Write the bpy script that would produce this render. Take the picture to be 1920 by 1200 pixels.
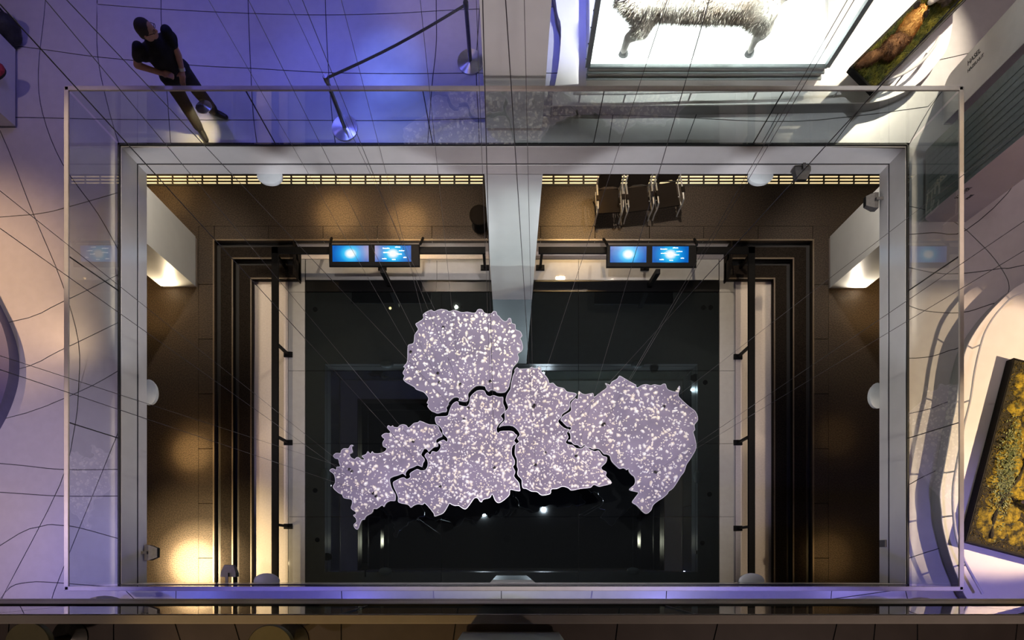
import bpy, bmesh, math, random
from mathutils import Vector, Matrix, geometry as mgeo
random.seed(7)
S = bpy.context.scene
C = S.collection
for o in list(bpy.data.objects): bpy.data.objects.remove(o)

# ------------------------------------------------------------------ camera
F = 1280.0                 # 24 mm shift lens on a 36 mm wide frame, in pixels of a 1920 wide picture
CX, CY = 955.0, 1052.0     # where the plumb line meets the picture
CAMZ = 14.09               # ground floor is z = 0
cam = bpy.data.cameras.new('camera'); camo = bpy.data.objects.new('camera', cam); C.objects.link(camo)
cam.lens = 24.0; cam.sensor_width = 36.0; cam.sensor_fit = 'HORIZONTAL'
cam.shift_x = (960 - CX) / 1920; cam.shift_y = (CY - 600) / 1920
cam.clip_start = 0.02; cam.clip_end = 200
camo.location = (0, 0, CAMZ); camo.rotation_euler = (0, 0, 0)
S.camera = camo

# ------------------------------------------------------------------ world, exposure
w = bpy.data.worlds.new('world'); S.world = w; w.use_nodes = True
w.node_tree.nodes['Background'].inputs[0].default_value = (0.5, 0.5, 0.6, 1)
w.node_tree.nodes['Background'].inputs[1].default_value = 0.02
S.view_settings.view_transform = 'Standard'; S.view_settings.look = 'None'
S.view_settings.exposure = 0.0; S.view_settings.gamma = 1.0; S.view_settings.use_curve_mapping = False

# levels
Z0, ZG = 0.0, -0.51
Z1, Z1B = 4.89, 4.24
Z2, Z2B = 9.11, 8.46
Z3, Z3B = 13.31, 12.66
ZR = 16.9
OX0, OX1, OY0, OY1 = -5.23, 5.34, -0.31, 5.585     # the atrium opening
WX0, WX1, WY0, WY1 = -9.6, 9.8, -4.2, 9.4          # the outer walls

# ------------------------------------------------------------------ lamps of the place and added fill spots
def aim(o, tgt):
    o.rotation_euler = (Vector(tgt) - o.location).to_track_quat('-Z', 'Y').to_euler()
def spot(name, loc, tgt, col, watts, deg, blend=0.6, r=0.05):
    l = bpy.data.lights.new(name, 'SPOT'); l.energy = watts; l.color = col
    l.spot_size = math.radians(deg); l.spot_blend = blend; l.shadow_soft_size = r
    o = bpy.data.objects.new(name, l); C.objects.link(o); o.location = loc; aim(o, tgt); return o
def area(name, loc, tgt, col, watts, sx, sy):
    l = bpy.data.lights.new(name, 'AREA'); l.energy = watts; l.color = col
    l.shape = 'RECTANGLE'; l.size = sx; l.size_y = sy
    o = bpy.data.objects.new(name, l); C.objects.link(o); o.location = loc; aim(o, tgt); return o
WARM = (1.0, 0.64, 0.26); SOFT = (1.0, 0.84, 0.68); COOL = (0.82, 0.86, 1.0)
BLUE = (0.13, 0.17, 1.0); VIOLET = (0.62, 0.42, 1.0)
# gallery level: lights in the ceiling above it (E on the floor is about watts / 150)
zc = Z2B - 0.06
def gal(x, y, col, watts, deg=100, tx=None, ty=None, blend=0.9, r=0.06):
    spot('gallery_light', (x, y, zc), (x if tx is None else tx, y if ty is None else ty, Z1), col, watts, deg, blend, r)
INDIGO = (0.20, 0.20, 1.0); MAUVE = (0.82, 0.66, 1.0); PEACH = (1.0, 0.66, 0.40)
gal(-2.6, 7.6, (0.14, 0.15, 1.0), 140, 120); gal(-4.7, 7.3, (0.24, 0.20, 1.0), 90, 110)
gal(-2.5, 6.3, BLUE, 150, 38); gal(-1.6, 6.7, (.16, .26, 1.0), 300, 20); gal(-1.6, 6.1, (.16, .26, 1.0), 240, 22); gal(-1.55, 6.7, BLUE, 120, 60); gal(0.75, 7.4, BLUE, 300, 36); gal(-4.0, 6.5, BLUE, 60, 30)
gal(-0.9, 7.5, (1.0, 0.72, 0.60), 80, 34)
gal(-6.6, 5.8, (1.0, 0.74, 0.84), 50, 100); gal(-7.8, 3.9, (1.0, 0.62, 0.34), 520, 56, -7.2, 3.7); gal(-6.2, 2.6, (1.0, 0.78, 0.80), 45, 90)
gal(-6.4, 0.6, (0.80, 0.62, 1.0), 240, 90); gal(-5.5, -0.6, BLUE, 150, 60); gal(-7.0, 0.1, PEACH, 60, 40)
gal(-2.8, -1.0, (0.22, 0.20, 1.0), 210, 100); gal(2.8, -1.0, (0.28, 0.26, 1.0), 250, 100); gal(6.0, -0.4, (0.36, 0.30, 1.0), 190, 70)
spot('diorama_light', (9.0, 1.1, zc), (6.75, 1.55, Z1), (1.0, 0.70, 0.44), 1350, 51, 0.25, 0.03)
spot('fox_light', (6.7, 8.6, zc), (5.1, 6.7, Z1), (1.0, 0.86, 0.66), 1250, 34, 0.6, 0.03)
gal(6.3, 4.4, (1.0, 0.74, 0.80), 75, 90); gal(4.4, 5.9, (0.92, 0.95, 1.0), 130, 60); gal(6.7, 6.6, (1.0, 0.80, 0.85), 60, 80)
# unseen fill spots, added to brighten the fascias and the gallery column
for x_ in (-4.3, -2.2, 2.3, 4.4):
    spot('fascia_fill', (x_, -0.95, zc), (x_*.98, 5.6, 3.05), (0.92, 0.92, 1.0), 820, 27, 0.35, 0.04)
spot('fascia_fill', (7.2, 2.5, zc), (OX0, 2.5, Z1B+.1), (1.0, 0.92, 0.88), 1500, 25, 0.8, 0.04)
spot('fascia_fill', (-7.2, 2.5, zc), (OX1, 2.5, Z1B+.1), (1.0, 0.96, 0.90), 1500, 25, 0.8, 0.04)
spot('fascia_fill', (1.6, -0.9, zc), (0.1, 5.8, Z1+1.9), (1.0, 0.84, 0.84), 300, 19, 0.8, 0.04)
spot('fascia_fill', (-1.6, -0.9, zc), (0.05, 5.8, Z1+1.9), (1.0, 0.84, 0.84), 300, 19, 0.8, 0.04)
# the hanging map and the sunken floor are lit from the roof
spot('map_spot', (-1.2, 2.2, ZR - 0.1), (-0.7, 2.7, 1.6), (1.0, 0.94, 1.0), 4300, 34, 0.5, 0.06)
spot('map_spot', (1.6, 2.4, ZR - 0.1), (0.9, 2.4, 1.6), (1.0, 0.93, 1.0), 4300, 34, 0.5, 0.06)
for x_, y_ in ((-4.9, 0.9), (-4.9, 4.3), (5.0, 0.9), (5.0, 4.3)):
    spot('ledge_spot', (x_, y_, ZR - 0.1), (x_, y_, ZG), (1.0, 0.80, 0.58), 3300 if y_ > 2 else 2300, 15, 0.6, 0.06)
# ground floor downlights
zd = Z1B - 0.05
def down(x, y, watts, deg=55, col=WARM, tx=None, ty=None, tz=0, blend=0.8):
    spot('floor_downlight', (x, y, zd), (x if tx is None else tx, y if ty is None else ty, tz), col, watts, deg, blend, 0.035)
def pool(x, y, watts, deg, tx=None, ty=None, col=WARM):
    """a downlight with a hot centre and a wide soft skirt"""
    down(x, y, watts*.62, deg*.62, col, tx, ty, blend=1.0); down(x+.09, y, watts*.26, deg, col, tx, ty, blend=1.0); down(x+.18, y, watts*.07, deg*1.9, col, tx, ty, blend=1.0)
pool(-6.5, -0.06, 26000, 27, col=(1.0, 0.76, 0.42)); pool(-6.55, 2.25, 2300, 22)
pool(-3.55, 7.15, 2300, 24); pool(-2.1, 7.0, 2600, 22)
for x_, c_ in ((-7.0, (1.0, 0.78, 0.5)), (7.15, (1.0, 0.86, 0.68))):
    spot('pier_uplight', (x_, 5.40, 0.03), (x_, 5.66, 0.9), c_, 42, 150, 0.8, 0.03); pool(x_*1.04, 4.9, 700, 34, ty=5.3)
down(-5.5, 7.13, 380, 60, (1.0, 0.86, 0.70), -6.5, 6.2, 1.2); down(5.55, 7.18, 380, 60, (1.0, 0.88, 0.76), 6.6, 6.2, 1.2)
pool(1.35, 8.0, 1900, 32, 1.35, 6.95); pool(6.6, 0.1, 500, 26); pool(-7.1, 7.6, 900, 30); pool(6.75, 2.6, 160, 24)
down(-1.5, 7.18, 420, 80, SOFT, -2.6, 6.35, ZG); down(2.9, 7.9, 420, 70, SOFT, 2.9, 6.35, ZG)
spot('column_fill', (-4.4, -0.9, zd), (-0.1, 5.6, 2.1), (0.84, 0.97, 0.96), 640, 30, 0.7, 0.05)  # added pair of fill spots for the column, no lamps known there
spot('column_fill', (4.5, -0.9, zd), (0.2, 5.6, 2.1), (0.84, 0.97, 0.96), 640, 30, 0.7, 0.05)
# upper level
spot('upper_warm_light', (-1.9, -2.6, Z3B - 0.1), (-1.0, -0.6, Z2), (1.0, 0.66, 0.25), 110, 50, 0.4, 0.05)
spot('upper_light', (3.0, -2.4, Z3B - 0.1), (2.6, -0.6, Z2), (1.0, 0.78, 0.66), 95, 110, 0.9, 0.06)
spot('upper_light', (-4.0, -2.4, Z3B - 0.1), (-3.6, -0.6, Z2), (1.0, 0.78, 0.66), 70, 110, 0.9, 0.06)

# ------------------------------------------------------------------ materials
MATS = {}
def nodes_of(name):
    m = bpy.data.materials.new(name); m.use_nodes = True
    nt = m.node_tree; return m, nt, nt.nodes, nt.links, nt.nodes['Principled BSDF']
def pm(name, col, rough=0.5, metal=0.0, noise=None, bump=None, ior=1.5, emit=None, es=0.0, col2=None, aniso=0.0):
    """procedural principled material; noise=(scale, amount) mottles the colour, bump=(scale, strength)"""
    m, nt, N, L, P = nodes_of(name)
    P.inputs['Base Color'].default_value = (*col, 1); P.inputs['Roughness'].default_value = rough
    P.inputs['Metallic'].default_value = metal; P.inputs['IOR'].default_value = ior
    if aniso: P.inputs['Anisotropic'].default_value = aniso
    tc = N.new('ShaderNodeTexCoord')
    if noise:
        n = N.new('ShaderNodeTexNoise'); n.inputs['Scale'].default_value = noise[0]; n.inputs['Detail'].default_value = 5
        L.new(tc.outputs['Object'], n.inputs['Vector'])
        r = N.new('ShaderNodeValToRGB'); a = noise[1]
        c2 = col2 or tuple(min(1, c * (1 + a)) for c in col); c1 = col if col2 else tuple(c * (1 - a) for c in col)
        r.color_ramp.elements[0].position = 0.35; r.color_ramp.elements[1].position = 0.65
        r.color_ramp.elements[0].color = (*c1, 1); r.color_ramp.elements[1].color = (*c2, 1)
        L.new(n.outputs['Fac'], r.inputs['Fac']); L.new(r.outputs['Color'], P.inputs['Base Color'])
    if bump:
        n = N.new('ShaderNodeTexNoise'); n.inputs['Scale'].default_value = bump[0]; n.inputs['Detail'].default_value = 4
        L.new(tc.outputs['Object'], n.inputs['Vector'])
        b = N.new('ShaderNodeBump'); b.inputs['Strength'].default_value = bump[1]; b.inputs['Distance'].default_value = 0.01
        L.new(n.outputs['Fac'], b.inputs['Height']); L.new(b.outputs['Normal'], P.inputs['Normal'])
    if emit:
        P.inputs['Emission Color'].default_value = (*emit, 1); P.inputs['Emission Strength'].default_value = es
    MATS[name] = m; return m
def glass_mat(name, tint, ior=1.5):
    m = bpy.data.materials.new(name); m.use_nodes = True; nt = m.node_tree; N, L = nt.nodes, nt.links
    N.remove(N['Principled BSDF']); out = N['Material Output']
    t = N.new('ShaderNodeBsdfTransparent'); t.inputs[0].default_value = (*tint, 1)
    g = N.new('ShaderNodeBsdfGlossy'); g.inputs['Roughness'].default_value = 0.0
    f = N.new('ShaderNodeFresnel'); f.inputs['IOR'].default_value = ior
    geo = N.new('ShaderNodeNewGeometry'); mu = N.new('ShaderNodeMath'); mu.operation = 'MULTIPLY'
    inv = N.new('ShaderNodeMath'); inv.operation = 'SUBTRACT'; inv.inputs[0].default_value = 1
    L.new(geo.outputs['Backfacing'], inv.inputs[1]); L.new(inv.outputs[0], mu.inputs[0]); L.new(f.outputs[0], mu.inputs[1])
    mx = N.new('ShaderNodeMixShader'); L.new(mu.outputs[0], mx.inputs[0]); L.new(t.outputs[0], mx.inputs[1]); L.new(g.outputs[0], mx.inputs[2])
    L.new(mx.outputs[0], out.inputs['Surface']); MATS[name] = m; return m
pm('gallery_tile', (0.52, 0.50, 0.505), 0.28, noise=(9, 0.03))
pm('seam', (0.03, 0.03, 0.035), 0.8, noise=(20, 0.2))
pm('white_paint', (0.72, 0.70, 0.69), 0.45, noise=(6, 0.03))
pm('white_gloss', (0.70, 0.69, 0.68), 0.16, noise=(5, 0.02))
pm('column_white', (0.76, 0.78, 0.77), 0.4, noise=(3, 0.02))
pm('brown_stone', (0.045, 0.031, 0.020), 0.55, noise=(48, 0.6), bump=(120, 0.2), ior=1.35)
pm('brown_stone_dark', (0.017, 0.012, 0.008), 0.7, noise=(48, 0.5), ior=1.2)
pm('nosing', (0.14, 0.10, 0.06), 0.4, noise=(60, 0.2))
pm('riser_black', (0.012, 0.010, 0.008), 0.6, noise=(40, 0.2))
pm('ledge_white', (0.62, 0.54, 0.46), 0.5, noise=(30, 0.04))
pm('ledge_glass', (0.36, 0.35, 0.32), 0.02, noise=(8, 0.03), ior=1.6)
pm('black_glass', (0.006, 0.007, 0.007), 0.012, ior=1.95, bump=(0.9, 0.012))
pm('black_band', (0.004, 0.004, 0.004), 0.3, ior=1.4, noise=(10, 0.1))
pm('black_metal', (0.006, 0.0055, 0.005), 0.55, noise=(30, 0.2), ior=1.2)
pm('black_seal', (0.004, 0.004, 0.004), 0.6, noise=(30, 0.2))
pm('cream_rail', (0.52, 0.46, 0.41), 0.4, noise=(12, 0.04))
glass_mat('rail_glass', (0.88, 0.92, 0.91), 1.8)
glass_mat('case_glass', (0.97, 0.985, 0.98), 1.3)
pm('steel', (0.62, 0.61, 0.60), 0.3, 1.0, noise=(14, 0.08), aniso=0.9)
pm('chrome', (0.95, 0.92, 0.86), 0.3, 0.85, noise=(20, 0.03))
pm('dark_steel', (0.16, 0.15, 0.14), 0.35, 1.0, noise=(20, 0.1))
pm('belt_grey', (0.14, 0.14, 0.13), 0.7, noise=(80, 0.2))
pm('map_resin', (0.24, 0.205, 0.26), 0.6, noise=(1.6, 0.14), bump=(18, 0.25), ior=1.25)
pm('map_rim', (0.60, 0.58, 0.60), 0.25, noise=(12, 0.06))
pm('crystal', (1.0, 0.90, 0.70), 0.3, noise=(9, 0.25), col2=(1.0, 1.0, 0.96))
pm('cable_steel', (0.10, 0.095, 0.095), 0.5, 0.3, noise=(10, 0.1))
pm('clip_dark', (0.06, 0.055, 0.05), 0.4, 0.8, noise=(30, 0.1))
pm('lamp_white', (0.75, 0.80, 0.80), 0.3, noise=(10, 0.03))
pm('lamp_grey', (0.10, 0.095, 0.095), 0.5, 0.2, noise=(20, 0.1))
pm('lamp_glow', (1, 0.9, 0.75), 0.4, emit=(1.0, 0.86, 0.62), es=28)
pm('grille_glow', (1, 0.85, 0.55), 0.4, emit=(1.0, 0.76, 0.40), es=0.95, noise=(5, 0.05))
pm('chair_fabric', (0.014, 0.010, 0.007), 0.9, noise=(200, 0.3), ior=1.15)
pm('upper_floor', (0.12, 0.09, 0.08), 0.5, noise=(6, 0.08))
pm('olive_vinyl', (0.21, 0.18, 0.09), 0.45, noise=(12, 0.08))
pm('brown_paint', (0.34, 0.28, 0.23), 0.45, noise=(10, 0.05))
pm('roof_paint', (0.10, 0.09, 0.085), 0.6, noise=(6, 0.08))
pm('case_frame', (0.30, 0.34, 0.34), 0.35, 0.6, noise=(14, 0.06))
pm('case_light', (1, 1, 1), 0.3, emit=(0.95, 1.0, 0.99), es=1.5, noise=(3, 0.01))
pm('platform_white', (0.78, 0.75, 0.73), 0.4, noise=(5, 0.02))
pm('platform_side_shade', (0.30, 0.28, 0.29), 0.45, noise=(5, 0.04))  # darker copy of the white: the side's shade is put into the colour
pm('violet_platform', (0.10, 0.09, 0.20), 0.4, noise=(5, 0.05))
pm('bark_panel', (0.15, 0.18, 0.18), 0.5, noise=(30, 0.1))
pm('lavender_panel', (0.50, 0.45, 0.54), 0.4, noise=(6, 0.03))
pm('letter', (0.03, 0.03, 0.035), 0.6, noise=(30, 0.1))
pm('soil', (0.030, 0.026, 0.010), 0.95, noise=(14, 0.5), bump=(30, 0.6))
pm('grass', (0.055, 0.075, 0.010), 0.8, noise=(7, 0.5), col2=(0.26, 0.22, 0.02))
pm('moss', (0.035, 0.030, 0.004), 0.9, noise=(16, 0.6), col2=(0.38, 0.28, 0.014), bump=(60, 0.8))
pm('frost_herb', (0.16, 0.20, 0.06), 0.9, noise=(20, 0.5), col2=(0.34, 0.38, 0.16))
pm('fox_fur', (0.16, 0.07, 0.03), 0.85, noise=(9, 0.4), col2=(0.42, 0.20, 0.07), bump=(90, 0.8))
pm('fox_fur_lit', (0.60, 0.30, 0.07), 0.85, noise=(14, 0.3), col2=(0.85, 0.50, 0.14), bump=(90, 0.8))  # brighter copy of the fur: light on the fox's front painted in
pm('dark_fur', (0.035, 0.025, 0.02), 0.85, noise=(40, 0.4), bump=(90, 0.6))
pm('badger_fur', (0.09, 0.065, 0.055), 0.85, noise=(24, 0.4), col2=(0.26, 0.20, 0.17), bump=(90, 0.8))
pm('white_fur', (0.75, 0.72, 0.68), 0.85, noise=(40, 0.1), bump=(90, 0.5))
pm('hare_fur', (0.16, 0.09, 0.05), 0.85, noise=(24, 0.4), col2=(0.45, 0.33, 0.22), bump=(90, 0.6))
pm('deer_fur', (0.24, 0.185, 0.135), 0.85, noise=(2.4, 0.4), col2=(0.80, 0.76, 0.67), bump=(60, 0.9))
pm('hoof', (0.20, 0.21, 0.21), 0.5, noise=(30, 0.2))
pm('skin', (0.42, 0.22, 0.15), 0.55, noise=(30, 0.08))
pm('hair_dark', (0.012, 0.008, 0.006), 0.6, noise=(120, 0.4), bump=(150, 0.6))
pm('shirt_black', (0.006, 0.006, 0.007), 0.9, noise=(40, 0.3), bump=(25, 0.4))
pm('trousers_dark', (0.016, 0.015, 0.017), 0.9, noise=(50, 0.3), bump=(25, 0.4))
pm('shoe_black', (0.008, 0.008, 0.008), 0.5, noise=(40, 0.2))
pm('bag_black', (0.018, 0.02, 0.024), 0.7, noise=(30, 0.3), bump=(20, 0.5))
pm('bag_red', (0.30, 0.016, 0.04), 0.6, noise=(30, 0.2), bump=(20, 0.4))
pm('screen_text', (1, 1, 1), 0.5, emit=(0.85, 0.97, 1.0), es=1.1)
def screen_mat():
    m, nt, N, L, P = nodes_of('screen'); MATS['screen'] = m
    tc = N.new('ShaderNodeTexCoord'); mp = N.new('ShaderNodeMapping'); L.new(tc.outputs['Object'], mp.inputs[0])
    mp.inputs['Scale'].default_value = (1.0, 1.25, 1.0)
    le = N.new('ShaderNodeVectorMath'); le.operation = 'LENGTH'; L.new(mp.outputs[0], le.inputs[0])
    r = N.new('ShaderNodeValToRGB'); e = r.color_ramp.elements
    e[0].position = 0.06; e[0].color = (0.95, 1.0, 1.0, 1); e[1].position = 0.34; e[1].color = (0.0, 0.11, 0.47, 1)
    x = r.color_ramp.elements.new(0.13); x.color = (0.03, 0.55, 0.92, 1)
    x = r.color_ramp.elements.new(0.22); x.color = (0.0, 0.25, 0.70, 1)
    L.new(le.outputs['Value'], r.inputs['Fac']); L.new(r.outputs['Color'], P.inputs['Emission Color'])
    P.inputs['Emission Strength'].default_value = 1.0; P.inputs['Base Color'].default_value = (0, 0, 0, 1); P.inputs['Roughness'].default_value = 0.2
screen_mat()

nt = MATS['steel'].node_tree; tg = nt.nodes.new('ShaderNodeTangent'); tg.direction_type = 'RADIAL'; tg.axis = 'Z'
nt.links.new(tg.outputs[0], nt.nodes['Principled BSDF'].inputs['Tangent']); nt.nodes['Principled BSDF'].inputs['Anisotropic Rotation'].default_value = .25
# glare on the animal's legs is painted into the coat colour
nt = MATS['deer_fur'].node_tree; P_ = nt.nodes['Principled BSDF']; old = P_.inputs['Base Color'].links[0].from_socket
tc_ = nt.nodes.new('ShaderNodeTexCoord'); sx = nt.nodes.new('ShaderNodeSeparateXYZ'); nt.links.new(tc_.outputs['Object'], sx.inputs[0])
mr = nt.nodes.new('ShaderNodeMapRange'); mr.inputs['From Min'].default_value = .32; mr.inputs['From Max'].default_value = .46; nt.links.new(sx.outputs['Z'], mr.inputs['Value'])
mx = nt.nodes.new('ShaderNodeMix'); mx.data_type = 'RGBA'; mx.inputs[6].default_value = (.86, .84, .78, 1)
nt.links.new(mr.outputs[0], mx.inputs[0]); nt.links.new(old, mx.inputs[7]); nt.links.new(mx.outputs[2], P_.inputs['Base Color'])
MATS['black_glass'].node_tree.nodes['Principled BSDF'].inputs['Specular Tint'].default_value = (0.72, 0.95, 1.0, 1)
# ------------------------------------------------------------------ mesh helpers
def W(px, py, d):
    """point at depth d under the camera, on the sight line of a picture position"""
    return Vector(((px - CX) * d / F, (CY - py) * d / F, CAMZ - d))
class MB:
    def __init__(s): s.v, s.f = [], []
    def add(s, vs, fs):
        n = len(s.v); s.v += [Vector(p) for p in vs]; s.f += [tuple(i + n for i in q) for q in fs]; return s
    def box(s, x0, x1, y0, y1, z0, z1):
        return s.add([(x0,y0,z0),(x1,y0,z0),(x1,y1,z0),(x0,y1,z0),(x0,y0,z1),(x1,y0,z1),(x1,y1,z1),(x0,y1,z1)],
                     [(0,3,2,1),(4,5,6,7),(0,1,5,4),(1,2,6,5),(2,3,7,6),(3,0,4,7)])
    def rbox(s, x0, x1, y0, y1, z0, z1, b=0.01):
        """box with bevelled top and bottom rims"""
        b = min(b, (x1-x0)/2.2, (y1-y0)/2.2, (z1-z0)/2.2)
        rings = []
        for z, i in ((z0, b), (z0+b, 0), (z1-b, 0), (z1, b)):
            rings.append([(x0+i+ (b if 0 else 0), y0+i, z), (x1-i, y0+i, z), (x1-i, y1-i, z), (x0+i, y1-i, z)])
        return s.loft(rings)
    def loft(s, rings, cap=True, close=True):
        n = len(rings[0]); vs = [p for r in rings for p in r]; fs = []
        for k in range(len(rings)-1):
            for i in range(n if close else n-1):
                j = (i+1) % n; fs.append((k*n+i, k*n+j, (k+1)*n+j, (k+1)*n+i))
        if cap: fs.append(tuple(reversed(range(n)))); fs.append(tuple((len(rings)-1)*n+i for i in range(n)))
        return s.add(vs, fs)
    def tube(s, pts, r, n=8, cap=True):
        pts = [Vector(p) for p in pts]; rs = r if isinstance(r, (list, tuple)) else [r]*len(pts)
        rings = []; up = None
        for i, p in enumerate(pts):
            t = (pts[min(i+1, len(pts)-1)] - pts[max(i-1, 0)]).normalized()
            if up is None:
                up = t.orthogonal().normalized()
            up = (up - t*up.dot(t)).normalized(); sd = t.cross(up)
            rings.append([p + (up*math.cos(a)+sd*math.sin(a))*rs[i] for a in (2*math.pi*k/n for k in range(n))])
        return s.loft(rings, cap)
    def lathe(s, prof, c=(0,0,0), n=24):
        c = Vector(c)
        return s.loft([[c + Vector((r*math.cos(2*math.pi*k/n), r*math.sin(2*math.pi*k/n), z)) for k in range(n)] for r, z in prof])
    def prism(s, poly, z0, z1):
        n = len(poly); vs = [(p[0], p[1], z0) for p in poly] + [(p[0], p[1], z1) for p in poly]
        return s.add(vs, [tuple(reversed(range(n))), tuple(range(n, 2*n))] + [(i, (i+1) % n, n+(i+1) % n, n+i) for i in range(n)])
    def ellipsoid(s, c, rx, ry, rz, n=12, m=8, rot=None):
        c = Vector(c); rings = []
        for k in range(m+1):
            a = -math.pi/2 + math.pi*k/m; rr = max(math.cos(a), 0.02)
            ring = []
            for i in range(n):
                v = Vector((rx*rr*math.cos(2*math.pi*i/n), ry*rr*math.sin(2*math.pi*i/n), rz*math.sin(a)))
                if rot: v = rot @ v
                ring.append(c + v)
            rings.append(ring)
        return s.loft(rings)
    def capsule(s, p0, r0, p1, r1, n=12):
        s.tube([p0, p1], [r0, r1], n); s.ellipsoid(p0, r0, r0, r0, n, 8); s.ellipsoid(p1, r1, r1, r1, n, 8); return s
    def mesh(s, name, off=(0, 0, 0), smooth=False):
        me = bpy.data.meshes.new(name); o = Vector(off)
        me.from_pydata([p - o for p in s.v], [], s.f); me.update()
        if smooth: smooth_mesh(me)
        return me
def smooth_mesh(me, ang=40):
    me.polygons.foreach_set('use_smooth', [True]*len(me.polygons))
    try: me.set_sharp_from_angle(angle=math.radians(ang))
    except Exception: pass
def tag(o, label=None, cat=None, group=None, kind=None):
    if label: o['label'] = label
    if cat: o['category'] = cat
    if group: o['group'] = group
    if kind: o['kind'] = kind
    return o
def link(name, me, mat, parent=None, loc=None):
    o = bpy.data.objects.new(name, me); C.objects.link(o)
    if mat and not me.materials: me.materials.append(MATS[mat])
    if parent: o.parent = parent
    if loc is not None: o.location = loc
    return o
def thing(name, label, cat, loc=(0, 0, 0), rz=0.0, group=None, kind=None):
    o = bpy.data.objects.new(name, None); C.objects.link(o); o.location = loc; o.rotation_euler = (0, 0, rz)
    o.empty_display_size = 0.1
    return tag(o, label, cat, group, kind)
def part(name, b, mat, parent, world=False, smooth=False, label=None, kind=None):
    off = (0, 0, 0)
    if world:
        off = Vector(parent.location)
        if parent.parent: off = off + Vector(parent.parent.location)
    me = b.mesh(name, off, smooth) if isinstance(b, MB) else b
    return tag(link(name, me, mat, parent), label, kind=kind)
def solo(name, b, mat, label, cat, group=None, kind=None, smooth=False):
    xs = [p.x for p in b.v]; ys = [p.y for p in b.v]; zs = [p.z for p in b.v]
    base = Vector(((min(xs)+max(xs))/2, (min(ys)+max(ys))/2, min(zs)))
    o = link(name, b.mesh(name, base, smooth), mat); o.location = base
    return tag(o, label, cat, group, kind)
def copy_tree(o, parent=None):
    c = o.copy(); C.objects.link(c); c.parent = parent
    for ch in [x for x in bpy.data.objects if x.parent == o]: copy_tree(ch, c)
    return c
def fuse(b, name, voxel=0.015, it=6):
    """one continuous skin around overlapping solids"""
    me = b.mesh('tmp'); o = bpy.data.objects.new('tmp', me); C.objects.link(o)
    m = o.modifiers.new('r', 'REMESH'); m.mode = 'VOXEL'; m.voxel_size = voxel
    if it:
        sm = o.modifiers.new('s', 'SMOOTH'); sm.iterations = it; sm.factor = 0.5
    dg = bpy.context.evaluated_depsgraph_get(); dg.update()
    out = bpy.data.meshes.new_from_object(o.evaluated_get(dg)); out.name = name
    bpy.data.objects.remove(o); bpy.data.meshes.remove(me)
    out.polygons.foreach_set('use_smooth', [True]*len(out.polygons)); return out
def crom(pts, k=4, closed=False):
    """Catmull-Rom curve through points"""
    P = [Vector(p) for p in pts]; n = len(P); out = []
    for i in range(n if closed else n-1):
        a, b, c, d = (P[(i-1) % n], P[i], P[(i+1) % n], P[(i+2) % n]) if closed else (P[max(i-1,0)], P[i], P[i+1], P[min(i+2,n-1)])
        for j in range(k):
            t = j/k
            out.append(0.5*((2*b) + (c-a)*t + (2*a-5*b+4*c-d)*t*t + (3*b-a-3*c+d)*t**3))
    if not closed: out.append(P[-1])
    return out
def area2(poly): return 0.5*sum(poly[i][0]*poly[(i+1) % len(poly)][1]-poly[(i+1) % len(poly)][0]*poly[i][1] for i in range(len(poly)))
def inset(poly, g):
    n = len(poly); out = []
    for i in range(n):
        a, b, c = Vector(poly[i-1][:2]), Vector(poly[i][:2]), Vector(poly[(i+1) % n][:2])
        e1, e2 = (b-a), (c-b)
        if e1.length < 1e-6 or e2.length < 1e-6: out.append(b); continue
        n1 = Vector((-e1.y, e1.x)).normalized(); n2 = Vector((-e2.y, e2.x)).normalized()
        m = n1+n2
        if m.length < 0.3: m = n1
        m.normalize(); out.append(b + m*g/max(0.4, m.dot(n1)))
    return out
def inside(p, poly):
    r = False; n = len(poly)
    for i in range(n):
        a, b = poly[i], poly[(i+1) % n]
        if (a[1] > p[1]) != (b[1] > p[1]) and p[0] < (b[0]-a[0])*(p[1]-a[1])/(b[1]-a[1])+a[0]: r = not r
    return r
def arrange(rect, lines):
    """cut a rectangle by curves into separate polygons"""
    x0, x1, y0, y1 = rect
    V = [Vector((x0,y0)), Vector((x1,y0)), Vector((x1,y1)), Vector((x0,y1))]; E = []
    for ln in lines:
        n = len(V); V += [Vector((p[0], p[1])) for p in ln]; E += [(n+i, n+i+1) for i in range(len(ln)-1)]
    vs, es, fs, *_ = mgeo.delaunay_2d_cdt(V, E, [(0,1,2,3)], 4, 1e-5)
    polys = []
    for f in fs:
        p = [tuple(vs[i]) for i in f]
        if area2(p) < 0: p.reverse()
        gx = sum(q[0] for q in p)/len(p); gy = sum(q[1] for q in p)/len(p)
        if abs(area2(p)) > 0.004 and x0 < gx < x1 and y0 < gy < y1: polys.append(p)
    return polys

def fur(me, n, ln, w, dirv, seed=1, zmin=-9):
    rg = random.Random(seed); q = MB(); P = me.polygons; V = me.vertices; dirv = Vector(dirv)
    for i in range(n):
        p = P[rg.randrange(len(P))]; c = p.center.copy(); nr = p.normal.copy()
        if c.z < zmin: continue
        t = (nr*.55 + dirv*.8 + Vector((rg.gauss(0, .25), rg.gauss(0, .25), rg.gauss(0, .2)))).normalized()
        sd = t.cross(nr)
        if sd.length < 1e-3: continue
        sd.normalize(); l = ln*rg.uniform(.6, 1.3)
        q.add([c-nr*.004-sd*w, c-nr*.004+sd*w, c+t*l], [(0, 1, 2)])
    return q
# ================================================================== STRUCTURE
def ring(b, x0, x1, y0, y1, z0, z1, hx0=OX0, hx1=OX1, hy0=OY0, hy1=OY1):
    b.box(x0, x1, hy1, y1, z0, z1); b.box(x0, x1, y0, hy0, z0, z1)
    b.box(x0, hx0, hy0, hy1, z0, z1); b.box(hx1, x1, hy0, hy1, z0, z1); return b
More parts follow.
